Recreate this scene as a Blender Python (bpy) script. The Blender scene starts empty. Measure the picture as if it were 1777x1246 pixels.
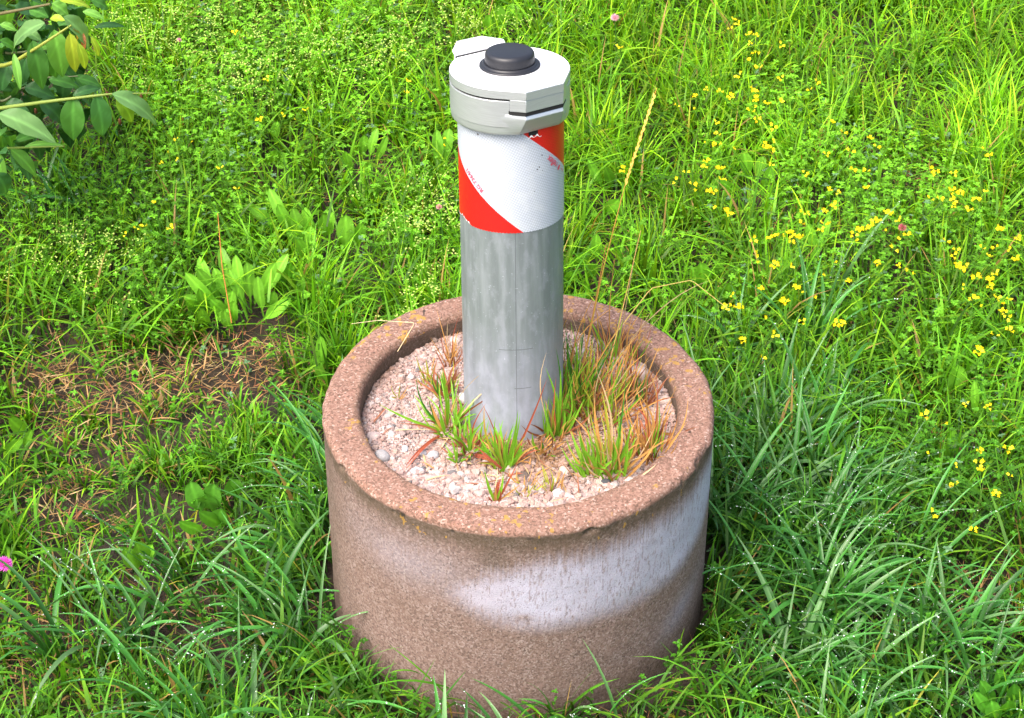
import bpy, math, random
import numpy as np
from mathutils import Vector
R_ = math.radians
rng = np.random.default_rng(7)
random.seed(7)
SC = bpy.context.scene

# ---------------------------------------------------------------- camera, sky, sun, exposure
RIM_H = .2696
CAM = np.array([-.0071, -1.8242, 1.4299 + RIM_H]); PITCH = .6453; FPX = 3750.0
cd = bpy.data.cameras.new('camera'); cam = bpy.data.objects.new('camera', cd); SC.collection.objects.link(cam)
cam.location = CAM; cam.rotation_euler = (math.pi/2 - PITCH, 0, 0)
cd.sensor_width = 36; cd.lens = 36*FPX/1777; cd.clip_start = .01; cd.clip_end = 400
SC.camera = cam
SUN_EL, SUN_AZ = R_(58), R_(222)          # azimuth measured from +x, counter-clockwise
w = bpy.data.worlds.new('World'); SC.world = w; w.use_nodes = True
nt = w.node_tree; bg = nt.nodes['Background']
sky = nt.nodes.new('ShaderNodeTexSky'); sky.sky_type = 'NISHITA'; sky.sun_disc = False
sky.sun_elevation = SUN_EL; sky.sun_rotation = math.pi/2 - SUN_AZ
sky.air_density = 1.0; sky.dust_density = 7.0; sky.ozone_density = 1.0
nt.links.new(sky.outputs[0], bg.inputs[0]); bg.inputs[1].default_value = .15
sl = bpy.data.lights.new('sun', 'SUN'); so = bpy.data.objects.new('sun', sl); SC.collection.objects.link(so)
sl.energy = 1.25; sl.angle = R_(42); sl.color = (1, .985, .96)
sd = Vector((math.cos(SUN_EL)*math.cos(SUN_AZ), math.cos(SUN_EL)*math.sin(SUN_AZ), math.sin(SUN_EL)))
so.rotation_euler = (-sd).to_track_quat('-Z', 'Y').to_euler()
SC.view_settings.view_transform = 'Standard'; SC.view_settings.look = 'None'
SC.view_settings.exposure = 1.56; SC.view_settings.gamma = 1

# ---------------------------------------------------------------- helpers
FW = np.array([0, math.cos(PITCH), -math.sin(PITCH)]); RT = np.array([1., 0, 0]); UP = np.cross(RT, FW)
def ray(px, py): return FW + (px-888.5)/FPX*RT - (py-623)/FPX*UP
def G(px, py, z=0.0):                       # pixel of the photograph -> point at height z
    d = ray(px, py); k = (z-CAM[2])/d[2]; return CAM + k*d
def atY(px, py, Y):                         # pixel -> point at depth Y
    d = ray(px, py); k = (Y-CAM[1])/d[1]; return CAM + k*d
def toPx(P):
    d = np.asarray(P) - CAM; z = d@FW
    return 888.5 + FPX*(d@RT)/z, 623 - FPX*(d@UP)/z

def tag(o, label=None, cat=None, group=None, kind=None):
    if label: o['label'] = label
    if cat: o['category'] = cat
    if group: o['group'] = group
    if kind: o['kind'] = kind
    return o
def empty(name, loc, label, cat, group=None):
    o = bpy.data.objects.new(name, None); SC.collection.objects.link(o); o.location = loc
    o.empty_display_size = .02
    return tag(o, label, cat, group)
def mk(name, V, F, mat, col=None, parent=None, smooth=True, uv=None, attrs=None, link=True):
    """F: int array (m,k) or list of such arrays / ragged list"""
    V = np.asarray(V, dtype=np.float64)
    if isinstance(F, np.ndarray): blocks = [F]
    else: blocks = F
    loops = np.concatenate([b.reshape(-1) for b in blocks]).astype(np.int32)
    tot = np.concatenate([np.full(len(b), b.shape[1]) for b in blocks]).astype(np.int32)
    st = np.concatenate([[0], np.cumsum(tot)[:-1]]).astype(np.int32)
    me = bpy.data.meshes.new(name)
    if parent is not None and parent.parent is None: V = V - np.array(parent.location)
    elif parent is not None: V = V - np.array(parent.parent.location) - np.array(parent.location)
    me.vertices.add(len(V)); me.vertices.foreach_set('co', V.astype(np.float32).ravel())
    me.loops.add(len(loops)); me.loops.foreach_set('vertex_index', loops)
    me.polygons.add(len(tot)); me.polygons.foreach_set('loop_start', st)
    try: me.polygons.foreach_set('loop_total', tot)
    except Exception: pass
    me.update(calc_edges=True)
    me.polygons.foreach_set('use_smooth', np.full(len(tot), smooth))
    if col is not None:
        a = me.color_attributes.new('col', 'FLOAT_COLOR', 'POINT')
        c = np.ones((len(V), 4), np.float32); c[:, :3] = col; a.data.foreach_set('color', c.ravel())
    if attrs:
        for k, v in attrs.items():
            a = me.attributes.new(k, 'FLOAT', 'POINT'); a.data.foreach_set('value', np.asarray(v, np.float32))
    if uv is not None:
        u = me.uv_layers.new(name='UVMap'); u.data.foreach_set('uv', uv[loops].astype(np.float32).ravel())
    me.materials.append(mat)
    o = bpy.data.objects.new(name, me)
    if parent is not None: o.parent = parent
    if link: SC.collection.objects.link(o)
    return o

# value noise -------------------------------------------------
def _h(ix, iy, iz, seed):
    n = (ix*374761393 + iy*668265263 + iz*2147483647 + seed*1274126177) & 0xffffffff
    n = ((n ^ (n >> 13))*1274126177) & 0xffffffff
    return ((n ^ (n >> 16)) & 0xffff)/65535.0
def vnoise(P, sc, seed=0):
    Q = np.asarray(P)*sc; I = np.floor(Q).astype(np.int64); f = Q-I; f = f*f*(3-2*f)
    out = 0
    for a in (0, 1):
        for b in (0, 1):
            for c in (0, 1):
                wt = (f[:, 0] if a else 1-f[:, 0])*(f[:, 1] if b else 1-f[:, 1])*(f[:, 2] if c else 1-f[:, 2])
                out = out + wt*_h(I[:, 0]+a, I[:, 1]+b, I[:, 2]+c, seed)
    return out
def fbm(P, sc, oct=4, seed=0):
    s = 0; a = .5; t = 0
    for i in range(oct): s = s + a*vnoise(P, sc*2**i, seed+i); t += a; a *= .55
    return s/t
def sstep(a, b, x): t = np.clip((x-a)/(b-a), 0, 1); return t*t*(3-2*t)

# ---------------------------------------------------------------- materials
class NT:
    def __init__(s, name):
        s.m = bpy.data.materials.new(name); s.m.use_nodes = True; s.t = s.m.node_tree
        s.b = s.t.nodes['Principled BSDF']; s.out = s.t.nodes['Material Output']
    def n(s, ty, **kw):
        x = s.t.nodes.new(ty)
        for k, v in kw.items():
            if isinstance(k, str) and k.startswith('i_'):
                x.inputs[int(k[2:])].default_value = v
            else: setattr(x, k, v)
        return x
    def l(s, a, b): s.t.links.new(a, b)
    def math(s, op, a, b=None, c=None, clamp=False):
        x = s.t.nodes.new('ShaderNodeMath'); x.operation = op; x.use_clamp = clamp
        for i, v in enumerate((a, b, c)):
            if v is None: continue
            if isinstance(v, (int, float)): x.inputs[i].default_value = v
            else: s.l(v, x.inputs[i])
        return x.outputs[0]
    def mix(s, f, a, b, mode='MIX'):
        x = s.t.nodes.new('ShaderNodeMix'); x.data_type = 'RGBA'; x.blend_type = mode
        for i, v in ((0, f), (6, a), (7, b)):
            if isinstance(v, (int, float)): x.inputs[i].default_value = v
            elif isinstance(v, tuple): x.inputs[i].default_value = (*v, 1)
            else: s.l(v, x.inputs[i])
        return x.outputs[2]
    def ramp(s, f, pts):
        x = s.t.nodes.new('ShaderNodeValToRGB'); s.l(f, x.inputs[0]); e = x.color_ramp.elements
        while len(e) < len(pts): e.new(.5)
        for el, (p, c) in zip(e, pts): el.position = p; el.color = (*c, 1) if len(c) == 3 else c
        return x.outputs[0]
    def noise(s, scale, detail=3, rough=.6, vec=None):
        x = s.t.nodes.new('ShaderNodeTexNoise'); x.inputs['Scale'].default_value = scale
        x.inputs['Detail'].default_value = detail; x.inputs['Roughness'].default_value = rough
        if vec is not None: s.l(vec, x.inputs['Vector'])
        return x.outputs[0]
    def obj(s): return s.t.nodes.new('ShaderNodeTexCoord').outputs['Object']
    def bump(s, h, st=.3, dist=.001):
        x = s.t.nodes.new('ShaderNodeBump'); x.inputs['Strength'].default_value = st; x.inputs['Distance'].default_value = dist
        s.l(h, x.inputs['Height']); s.l(x.outputs[0], s.b.inputs['Normal']); return x

def foliage_mat(name, transl=.35, rough=.45, spec=.4, tmul=(1.5, 1.35, .5)):
    N = NT(name); a = N.n('ShaderNodeVertexColor', layer_name='col')
    N.l(a.outputs[0], N.b.inputs['Base Color']); N.b.inputs['Roughness'].default_value = rough
    N.b.inputs['Specular IOR Level'].default_value = spec
    tr = N.n('ShaderNodeBsdfTranslucent'); c = N.mix(1.0, a.outputs[0], tmul, 'MULTIPLY'); N.l(c, tr.inputs[0])
    mx = N.n('ShaderNodeMixShader'); mx.inputs[0].default_value = transl
    N.l(N.b.outputs[0], mx.inputs[1]); N.l(tr.outputs[0], mx.inputs[2]); N.l(mx.outputs[0], N.out.inputs[0])
    return N.m
M_grass = foliage_mat('grass_blade', .42, .45, .22)
M_wet = foliage_mat('wet_grass_blade', .3, .38, .4)
M_leaf = foliage_mat('leaf', .33, .45, .25)
M_straw = foliage_mat('dry_straw', .2, .75, .15, (1.2, 1.1, .9))
M_petal = foliage_mat('petal', .3, .6, .2, (1.1, 1.1, 1))

def soil_mat():
    N = NT('soil'); o = N.obj(); f = N.noise(30, 6, .7, o)
    N.l(N.ramp(f, [(.3, (.012, .009, .005)), (.6, (.035, .022, .012)), (.8, (.07, .042, .022))]), N.b.inputs['Base Color'])
    N.b.inputs['Roughness'].default_value = .9; N.bump(N.noise(120, 5, .7, o), .8, .01); return N.m
M_soil = soil_mat()

def concrete_mat():
    N = NT('aggregate_concrete'); o = N.obj()
    at = lambda n: N.n('ShaderNodeAttribute', attribute_name=n).outputs['Fac']
    rim, white, dirt_dark, lich, dark = at('rim'), at('white'), at('dirt_dark'), at('lichen'), at('chip')
    n1 = N.noise(260, 3, .7, o)
    n2 = N.noise(38, 5, .65, o)
    n3 = N.noise(420, 4, .75, o)
    vo = N.n('ShaderNodeTexVoronoi', feature='F1'); vo.inputs['Scale'].default_value = 520; N.l(o, vo.inputs['Vector'])
    cell = N.n('ShaderNodeSeparateColor'); N.l(vo.outputs['Color'], cell.inputs[0])
    agg = N.ramp(cell.outputs[0], [(0, (.10, .058, .042)), (.35, (.175, .095, .068)), (.65, (.235, .130, .098)), (.9, (.27, .165, .128)), (1, (.38, .28, .235))])
    aggw = N.ramp(cell.outputs[1], [(0, (.10, .068, .057)), (.3, (.168, .112, .094)), (.7, (.222, .152, .130)), (1, (.30, .23, .205))])
    base = N.mix(rim, aggw, agg)
    base = N.mix(N.math('MULTIPLY', N.ramp(n2, [(.35, (0, 0, 0)), (.7, (1, 1, 1))]), .45), base, (.17, .105, .078))
    # algae / run-off dirt, plus darker inner wall, foot and left side
    base = N.mix(N.math('MULTIPLY', dirt_dark, N.ramp(n1, [(.25, (.55, .55, .55)), (.6, (1, 1, 1))])), base, (.062, .045, .024))
    # pits
    n4 = N.noise(780, 2, .5, o)
    pit = N.ramp(n4, [(.30, (1, 1, 1)), (.37, (0, 0, 0))])
    base = N.mix(N.math('MULTIPLY', pit, .8), base, (.05, .035, .028))
    # lime bloom
    wmask = N.math('MULTIPLY', white, N.ramp(n4, [(.30, (.25, .25, .25)), (.42, (1, 1, 1))]))
    base = N.mix(wmask, base, (.44, .42, .51))
    # lichen
    lm = N.math('GREATER_THAN', N.math('ADD', lich, N.math('MULTIPLY', n3, .75)), 1.02)
    lc = N.mix(n3, (.36, .17, .02), (.24, .17, .06))
    base = N.mix(N.math('MULTIPLY', lm, .85), base, lc)
    base = N.mix(dark, base, (.022, .018, .013))
    N.l(base, N.b.inputs['Base Color']); N.b.inputs['Roughness'].default_value = .9
    N.b.inputs['Specular IOR Level'].default_value = .25
    h = N.math('ADD', N.math('MULTIPLY', cell.outputs[2], .35), N.math('MULTIPLY', n4, .9))
    N.bump(h, .45, .0012); return N.m
M_conc = concrete_mat()

def galv_mat():
    N = NT('galvanised_steel'); uv = N.n('ShaderNodeUVMap').outputs[0]; o = N.obj()
    mp = N.n('ShaderNodeMapping'); mp.inputs['Scale'].default_value = (90, 9, 1); N.l(uv, mp.inputs[0])
    st = N.noise(1, 4, .6, mp.outputs[0])                       # vertical streaks
    mp2 = N.n('ShaderNodeMapping'); mp2.inputs['Scale'].default_value = (90, 45, 1); N.l(uv, mp2.inputs[0])
    n2 = N.noise(1, 5, .65, mp2.outputs[0]); n3 = N.noise(420, 2, .6, o)
    base = N.ramp(st, [(.25, (.145, .170, .176)), (.5, (.19, .22, .228)), (.75, (.27, .30, .32))])
    base = N.mix(N.math('MULTIPLY', N.ramp(n2, [(.52, (0, 0, 0)), (.62, (1, 1, 1))]), .5), base, (.27, .295, .325))
    base = N.mix(N.ramp(n2, [(.70, (0, 0, 0)), (.76, (1, 1, 1))]), base, (.62, .65, .74))
    base = N.mix(N.ramp(n3, [(.68, (0, 0, 0)), (.76, (.7, .7, .7))]), base, (.50, .54, .60))
    # zinc bloom near the foot
    sp = N.n('ShaderNodeSeparateXYZ'); N.l(uv, sp.inputs[0])
    foot = N.math('MULTIPLY_ADD', sp.outputs[1], -9.0, 1.25, True)
    foot = N.math('MULTIPLY', foot, N.ramp(n2, [(.3, (.4, .4, .4)), (.6, (1, 1, 1))]))
    base = N.mix(N.math('MULTIPLY', foot, .85), base, (.35, .37, .45))
    # weld seam & scribed rings
    seam = N.math('LESS_THAN', N.math('ABSOLUTE', N.math('ADD', sp.outputs[0], .0798)), .00035)
    wob = N.math('MULTIPLY', N.math('SUBTRACT', n2, .5), .001)
    for v0, u0, u1 in ((.108, -.098, -.062), (.062, -.082, -.064)):
        a = N.math('LESS_THAN', N.math('ABSOLUTE', N.math('SUBTRACT', N.math('ADD', sp.outputs[1], wob), v0)), .0004)
        b = N.math('MULTIPLY', N.math('GREATER_THAN', sp.outputs[0], u0), N.math('LESS_THAN', sp.outputs[0], u1))
        seam = N.math('MAXIMUM', seam, N.math('MULTIPLY', a, b))
    base = N.mix(N.math('MULTIPLY', seam, .6), base, (.06, .07, .08))
    N.l(base, N.b.inputs['Base Color']); N.b.inputs['Metallic'].default_value = .35
    N.l(N.ramp(n2, [(.3, (.32, .32, .32)), (.7, (.6, .6, .6))]), N.b.inputs['Roughness'])
    N.bump(N.math('ADD', st, n3), .12, .0006); return N.m
M_galv = galv_mat()

def band_mat():
    N = NT('retroreflective_sheeting'); uv = N.n('ShaderNodeUVMap').outputs[0]; o = N.obj()
    sp = N.n('ShaderNodeSeparateXYZ'); N.l(uv, sp.inputs[0])
    K = N.math('ADD', N.math('MULTIPLY', sp.outputs[0], .85), sp.outputs[1])
    fr = N.math('FRACT', N.math('DIVIDE', N.math('SUBTRACT', K, .1808 - .1072*4), .2144))
    isw = N.math('LESS_THAN', fr, .5)
    mp = N.n('ShaderNodeMapping'); mp.inputs['Scale'].default_value = (400, 400, 1); mp.inputs['Rotation'].default_value = (0, 0, .5); N.l(uv, mp.inputs[0])
    vo = N.n('ShaderNodeTexVoronoi', feature='DISTANCE_TO_EDGE', voronoi_dimensions='2D'); vo.inputs['Scale'].default_value = 1
    vo.inputs['Randomness'].default_value = .12; N.l(mp.outputs[0], vo.inputs['Vector'])
    edge = N.ramp(vo.outputs[0], [(.05, (1, 1, 1)), (.16, (0, 0, 0))])
    n = N.noise(60, 4, .6, o); n1 = N.noise(500, 2, .6, o)
    wh = N.mix(N.math('MULTIPLY', edge, .75), (.44, .475, .54), (.24, .27, .29))
    wh = N.mix(N.ramp(n, [(.5, (0, 0, 0)), (.75, (.25, .25, .25))]), wh, (.62, .64, .60))
    rd = N.mix(N.math('MULTIPLY', edge, .35), (.52, .010, .008), (.34, .005, .005))
    rd = N.mix(N.ramp(n1, [(.70, (0, 0, 0)), (.78, (.6, .6, .6))]), rd, (.30, .02, .01))
    base = N.mix(isw, rd, wh)
    bd = N.math('ABSOLUTE', N.math('SUBTRACT', fr, .5)); 
    dots = None
    for u, v, r in ((-.1188, .3449, .0011), (-.0512, .3225, .0008), (-.0545, .3105, .0008), (-.0568, .3085, .0008), (-.060, .2855, .0005), (-.0740, .3485, .0007), (-.0505, .306, .0005)):
        d = N.math('SQRT', N.math('ADD', N.math('POWER', N.math('SUBTRACT', sp.outputs[0], u), 2), N.math('POWER', N.math('SUBTRACT', sp.outputs[1], v), 2)))
        h = N.math('LESS_THAN', d, r); dots = h if dots is None else N.math('MAXIMUM', dots, h)
    base = N.mix(dots, base, (.06, .05, .05))
    N.l(base, N.b.inputs['Base Color']); N.b.inputs['Roughness'].default_value = .38
    N.bump(vo.outputs[0], .25, .0005); return N.m
M_band = band_mat()

def alu_mat(name, c, aniso, rough=.38, met=.45):
    N = NT(name); o = N.obj(); mp = N.n('ShaderNodeMapping'); mp.inputs['Scale'].default_value = aniso; N.l(o, mp.inputs[0])
    n = N.noise(1, 4, .6, mp.outputs[0])
    k = lambda a: tuple(x*a for x in c)
    N.l(N.ramp(n, [(.3, k(.88)), (.7, k(1.05))]), N.b.inputs['Base Color'])
    N.b.inputs['Metallic'].default_value = met; N.b.inputs['Roughness'].default_value = rough
    N.bump(n, .15, .0004); return N.m
M_alu = alu_mat('brushed_aluminium', (.50, .535, .545), (60, 60, 1400), .36, .6)
M_alu_top = alu_mat('cast_aluminium', (.80, .80, .81), (300, 300, 60), .45, .3)
def plain(name, c, rough=.5, met=0, spec=.5, var=.12, sc=150):
    N = NT(name); n = N.noise(sc, 4, .6, N.obj())
    N.l(N.mix(n, tuple(x*(1-var) for x in c), tuple(min(1, x*(1+var)) for x in c)), N.b.inputs['Base Color'])
    N.b.inputs['Roughness'].default_value = rough; N.b.inputs['Metallic'].default_value = met; N.b.inputs['Specular IOR Level'].default_value = spec
    N.bump(n, .15, .0005); return N.m
M_rubber = plain('black_rubber', (.013, .014, .018), .42, 0, .4, .2)
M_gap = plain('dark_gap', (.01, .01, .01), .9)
M_ink = plain('red_print', (.62, .05, .10), .5)
M_paper = plain('torn_backing', (.8, .8, .78), .8)
def stone_mat(name='gravel_stone'):
    N = NT(name); a = N.n('ShaderNodeVertexColor', layer_name='col'); n = N.noise(700, 3, .6, N.obj())
    N.l(N.mix(1.0, a.outputs[0], N.ramp(n, [(.3, (.78, .76, .76)), (.7, (1.1, 1.1, 1.1))]), 'MULTIPLY'), N.b.inputs['Base Color'])
    N.b.inputs['Roughness'].default_value = .75; N.b.inputs['Specular IOR Level'].default_value = .3; N.bump(n, .2, .0005); return N.m
M_stone = stone_mat()
def dew_mat():
    N = NT('dew'); N.b.inputs['Base Color'].default_value = (.92, .95, .95, 1); N.b.inputs['Roughness'].default_value = .05
    N.b.inputs['Transmission Weight'].default_value = .35; N.b.inputs['IOR'].default_value = 1.33; N.b.inputs['Specular IOR Level'].default_value = .9
    return N.m
M_dew = dew_mat()

# ---------------------------------------------------------------- ground
def ground():
    nx = 220; xs = np.sign(np.linspace(-1, 1, nx))*np.abs(np.linspace(-1, 1, nx))**3*60
    ys = np.sign(np.linspace(-1, 1, nx))*np.abs(np.linspace(-1, 1, nx))**3*60 + .3
    X, Y = np.meshgrid(xs, ys, indexing='ij'); P = np.stack([X.ravel(), Y.ravel(), 0*X.ravel()], 1)
    P[:, 2] = (fbm(P, 6, 3, 3)-.5)*.02 - .006
    i = np.arange(nx*nx).reshape(nx, nx)
    F = np.stack([i[:-1, :-1].ravel(), i[1:, :-1].ravel(), i[1:, 1:].ravel(), i[:-1, 1:].ravel()], 1)
    tag(mk('ground', P, F, M_soil), 'dark bare soil and thatch under the meadow grass', None, None, 'structure')
ground()

# ---------------------------------------------------------------- concrete ring planter
RO, RI, BV = .21, .1699, .0079
def planter():
    prof = []
    for z in np.linspace(-.02, RIM_H-BV-.001, 150): prof.append((RO, z, 0))
    for a in np.linspace(0, 90, 10)[1:]: prof.append((RO-BV*(1-math.cos(R_(a))), RIM_H-BV+BV*math.sin(R_(a)), 1))
    for r in np.linspace(RO-BV, RI+.006, 26)[1:]: prof.append((r, RIM_H, 1))
    for a in np.linspace(0, 90, 6)[1:]: prof.append((RI+.006-.006*math.sin(R_(a)), RIM_H-.007*(1-math.cos(R_(a))), 1))
    for z in np.linspace(RIM_H-.0085, RIM_H-.06, 26): prof.append((RI, z, 0))
    prof = np.array(prof); n = 1100; m = len(prof)
    th = np.linspace(-np.pi, np.pi, n, endpoint=False)
    T, K = np.meshgrid(th, np.arange(m), indexing='ij'); r = prof[K, 0].ravel(); z = prof[K, 1].ravel(); rim = prof[K, 2].ravel(); t = T.ravel()
    P = np.stack([r*np.cos(t), r*np.sin(t), z], 1)
    s1 = fbm(P, 35, 3, 11)-.5; s2 = fbm(P, 330, 2, 12)-.5
    # relief: lumpy edges, pitted wall
    edge = np.exp(-((z-(RIM_H-.006))/.006)**2)*(r > RO-.012) + .6*np.exp(-((z-(RIM_H-.003))/.005)**2)*(r < RI+.010)
    dr = s1*.0014 + s2*.0003 + edge*s1*.0045
    chips = np.clip(fbm(P, 70, 2, 17)-.66, 0, 1)*np.exp(-((z-(RIM_H-BV))/.005)**2)*(r > RO-.006)
    dr = dr - chips*.03
    sg = np.where(r > (RO+RI)/2, 1, -1)
    P[:, 0] += dr*np.cos(t)*sg*(z < RIM_H-.0005); P[:, 1] += dr*np.sin(t)*sg*(z < RIM_H-.0005)
    P[:, 2] += (s1*.0018+s2*.0006)*rim - edge*np.abs(s1)*.003
    deg = np.degrees(t)
    outer = (r > RO-.003)*(rim < .5)
    nz = fbm(P, 22, 4, 21)-.5
    # lime bloom: lower and upper borders against the angle round the wall
    xs = [-180, -125, -112, -104.7, -98, -90, -82, -74, -56, -31, -15, 20]
    up = np.interp(deg, xs, [.19, .19, .200, .214, .226, .234, .238, .240, .243, .245, .25, .25])
    lo = np.interp(deg, [-180, -125, -112, -103, -98, -90, -82, -40, -20, 0, 30], [.178, .178, .166, .150, .142, .136, .133, .1345, .150, .175, .2])
    st = fbm(np.stack([t*40, z*3, 0*z], 1), 6, 3, 5)-.5
    u2 = up + nz*.014 + st*.022; l2 = lo + nz*.010
    white = sstep(-.012, .026, z-l2)*sstep(-.004, .036, u2-z)*np.where(deg < -86, np.interp(deg, [-134, -118, -106, -90], [.0, .18, .58, 1.])*(1+1.2*nz*sstep(-84, -100, deg)), 1)
    white = white*outer*.97
    # a small grey hollow in the bloom
    white *= 1-.75*np.exp(-(((deg+89)/3.2)**2+((z-.151)/.006)**2))
    # faint bloom low on the right
    white = np.maximum(white, .35*outer*np.exp(-(((deg+33)/9)**2+((z-.075-.0008*(deg+33))/.02)**2)))
    white = np.maximum(white, .26*outer*np.exp(-(((deg+122)/20)**2+((z-.20)/.03)**2)))
    drop = .008+.022*(fbm(np.stack([t*14, 0*t, 0*t], 1), 5, 3, 9))**1.2+st*.02
    dirt_dark = sstep(RIM_H-BV-drop-.014, RIM_H-BV-drop*.3, z)*outer*.8
    dirt_dark = np.maximum(dirt_dark, .75*outer*sstep(-140, -165, deg)*(z > 0)*(.6+nz))  # left side of the wall darkened
    dirt_dark = np.maximum(dirt_dark, .55*outer*np.exp(-((deg+97)/5)**2)*sstep(.205, .225, z))
    dirt_dark = np.maximum(dirt_dark, .45*outer*sstep(.05, .0, z))  # darker towards the foot
    dirt_dark = np.maximum(dirt_dark, (r < RI+.001)*(rim < .5)*.75)  # inner wall darkened evenly
    dirt_dark = np.maximum(dirt_dark, rim*sstep(RI+.012, RI+.002, r)*.28)  # slightly darker along the inner rim edge
    lf = fbm(P, 150, 3, 31)
    lich = rim*np.clip(sstep(.52, .72, lf)*(.45+.35*sstep(.40, .62, fbm(P, 14, 2, 33))) + .10, 0, 1)
    lich = np.maximum(lich, outer*.9*(lf > .74)*(z > RIM_H-.025))
    cn = fbm(P, 90, 2, 41)
    dark = np.clip(sstep(.62, .70, cn)*np.exp(-((z-(RIM_H-BV-.001))/.0035)**2)*(r > RO-.006)*(np.interp(deg, [-180, -150, -140, -95, -85, 180], [.3, .8, 1, 1, .35, .2])), 0, 1)
    dark = np.maximum(dark, rim*(fbm(P, 150, 1, 44) > .93)*.9)
    white = white*(.78+.34*fbm(P, 45, 3, 71))*(1-.55*sstep(.60, .72, fbm(np.stack([t*30, z*25, 0*z], 1), 5, 3, 73)))
    rim_ = rim*1.0
    i = np.arange(n*m).reshape(n, m); j = np.roll(i, -1, 0)
    F = np.stack([i[:, :-1].ravel(), j[:, :-1].ravel(), j[:, 1:].ravel(), i[:, 1:].ravel()], 1)
    o = mk('concrete_planter', P, F, M_conc, attrs=dict(rim=rim_, white=white, dirt_dark=dirt_dark, lichen=lich, chip=dark))
    tag(o, 'round weathered concrete ring planter with lichen on its rim and a white lime stain', 'planter')
planter()

# ---------------------------------------------------------------- gravel
GZ = RIM_H-.023
def ico(sub=1):
    p = (1+5**.5)/2
    V = [(-1, p, 0), (1, p, 0), (-1, -p, 0), (1, -p, 0), (0, -1, p), (0, 1, p), (0, -1, -p), (0, 1, -p), (p, 0, -1), (p, 0, 1), (-p, 0, -1), (-p, 0, 1)]
    V = [np.array(v)/np.linalg.norm(v) for v in V]
    F = [(0, 11, 5), (0, 5, 1), (0, 1, 7), (0, 7, 10), (0, 10, 11), (1, 5, 9), (5, 11, 4), (11, 10, 2), (10, 7, 6), (7, 1, 8), (3, 9, 4), (3, 4, 2), (3, 2, 6), (3, 6, 8), (3, 8, 9), (4, 9, 5), (2, 4, 11), (6, 2, 10), (8, 6, 7), (9, 8, 1)]
    for _ in range(sub):
        c = {}; nf = []
        def mid(a, b):
            k = (min(a, b), max(a, b))
            if k not in c: v = V[a]+V[b]; V.append(v/np.linalg.norm(v)); c[k] = len(V)-1
            return c[k]
        for a, b, d in F: x, y, z = mid(a, b), mid(b, d), mid(d, a); nf += [(a, x, z), (b, y, x), (d, z, y), (x, y, z)]
        F = nf
    return np.array(V), np.array(F)
IV, IF = ico(1); IV2, IF2 = ico(3); IV0, IF0 = ico(0)
def ghz(x, y):                                # gravel surface: nearly level, a shallow dip at the back
    P = np.stack([np.asarray(x), np.asarray(y), 0*np.asarray(x)], -1).reshape(-1, 3)
    rr = np.hypot(P[:, 0], P[:, 1])
    return (GZ + (vnoise(P, 30, 51)-.5)*.008 + .010*np.clip(1-rr/.12, 0, 1) + .012*sstep(0, -.16, P[:, 1]))
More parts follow.
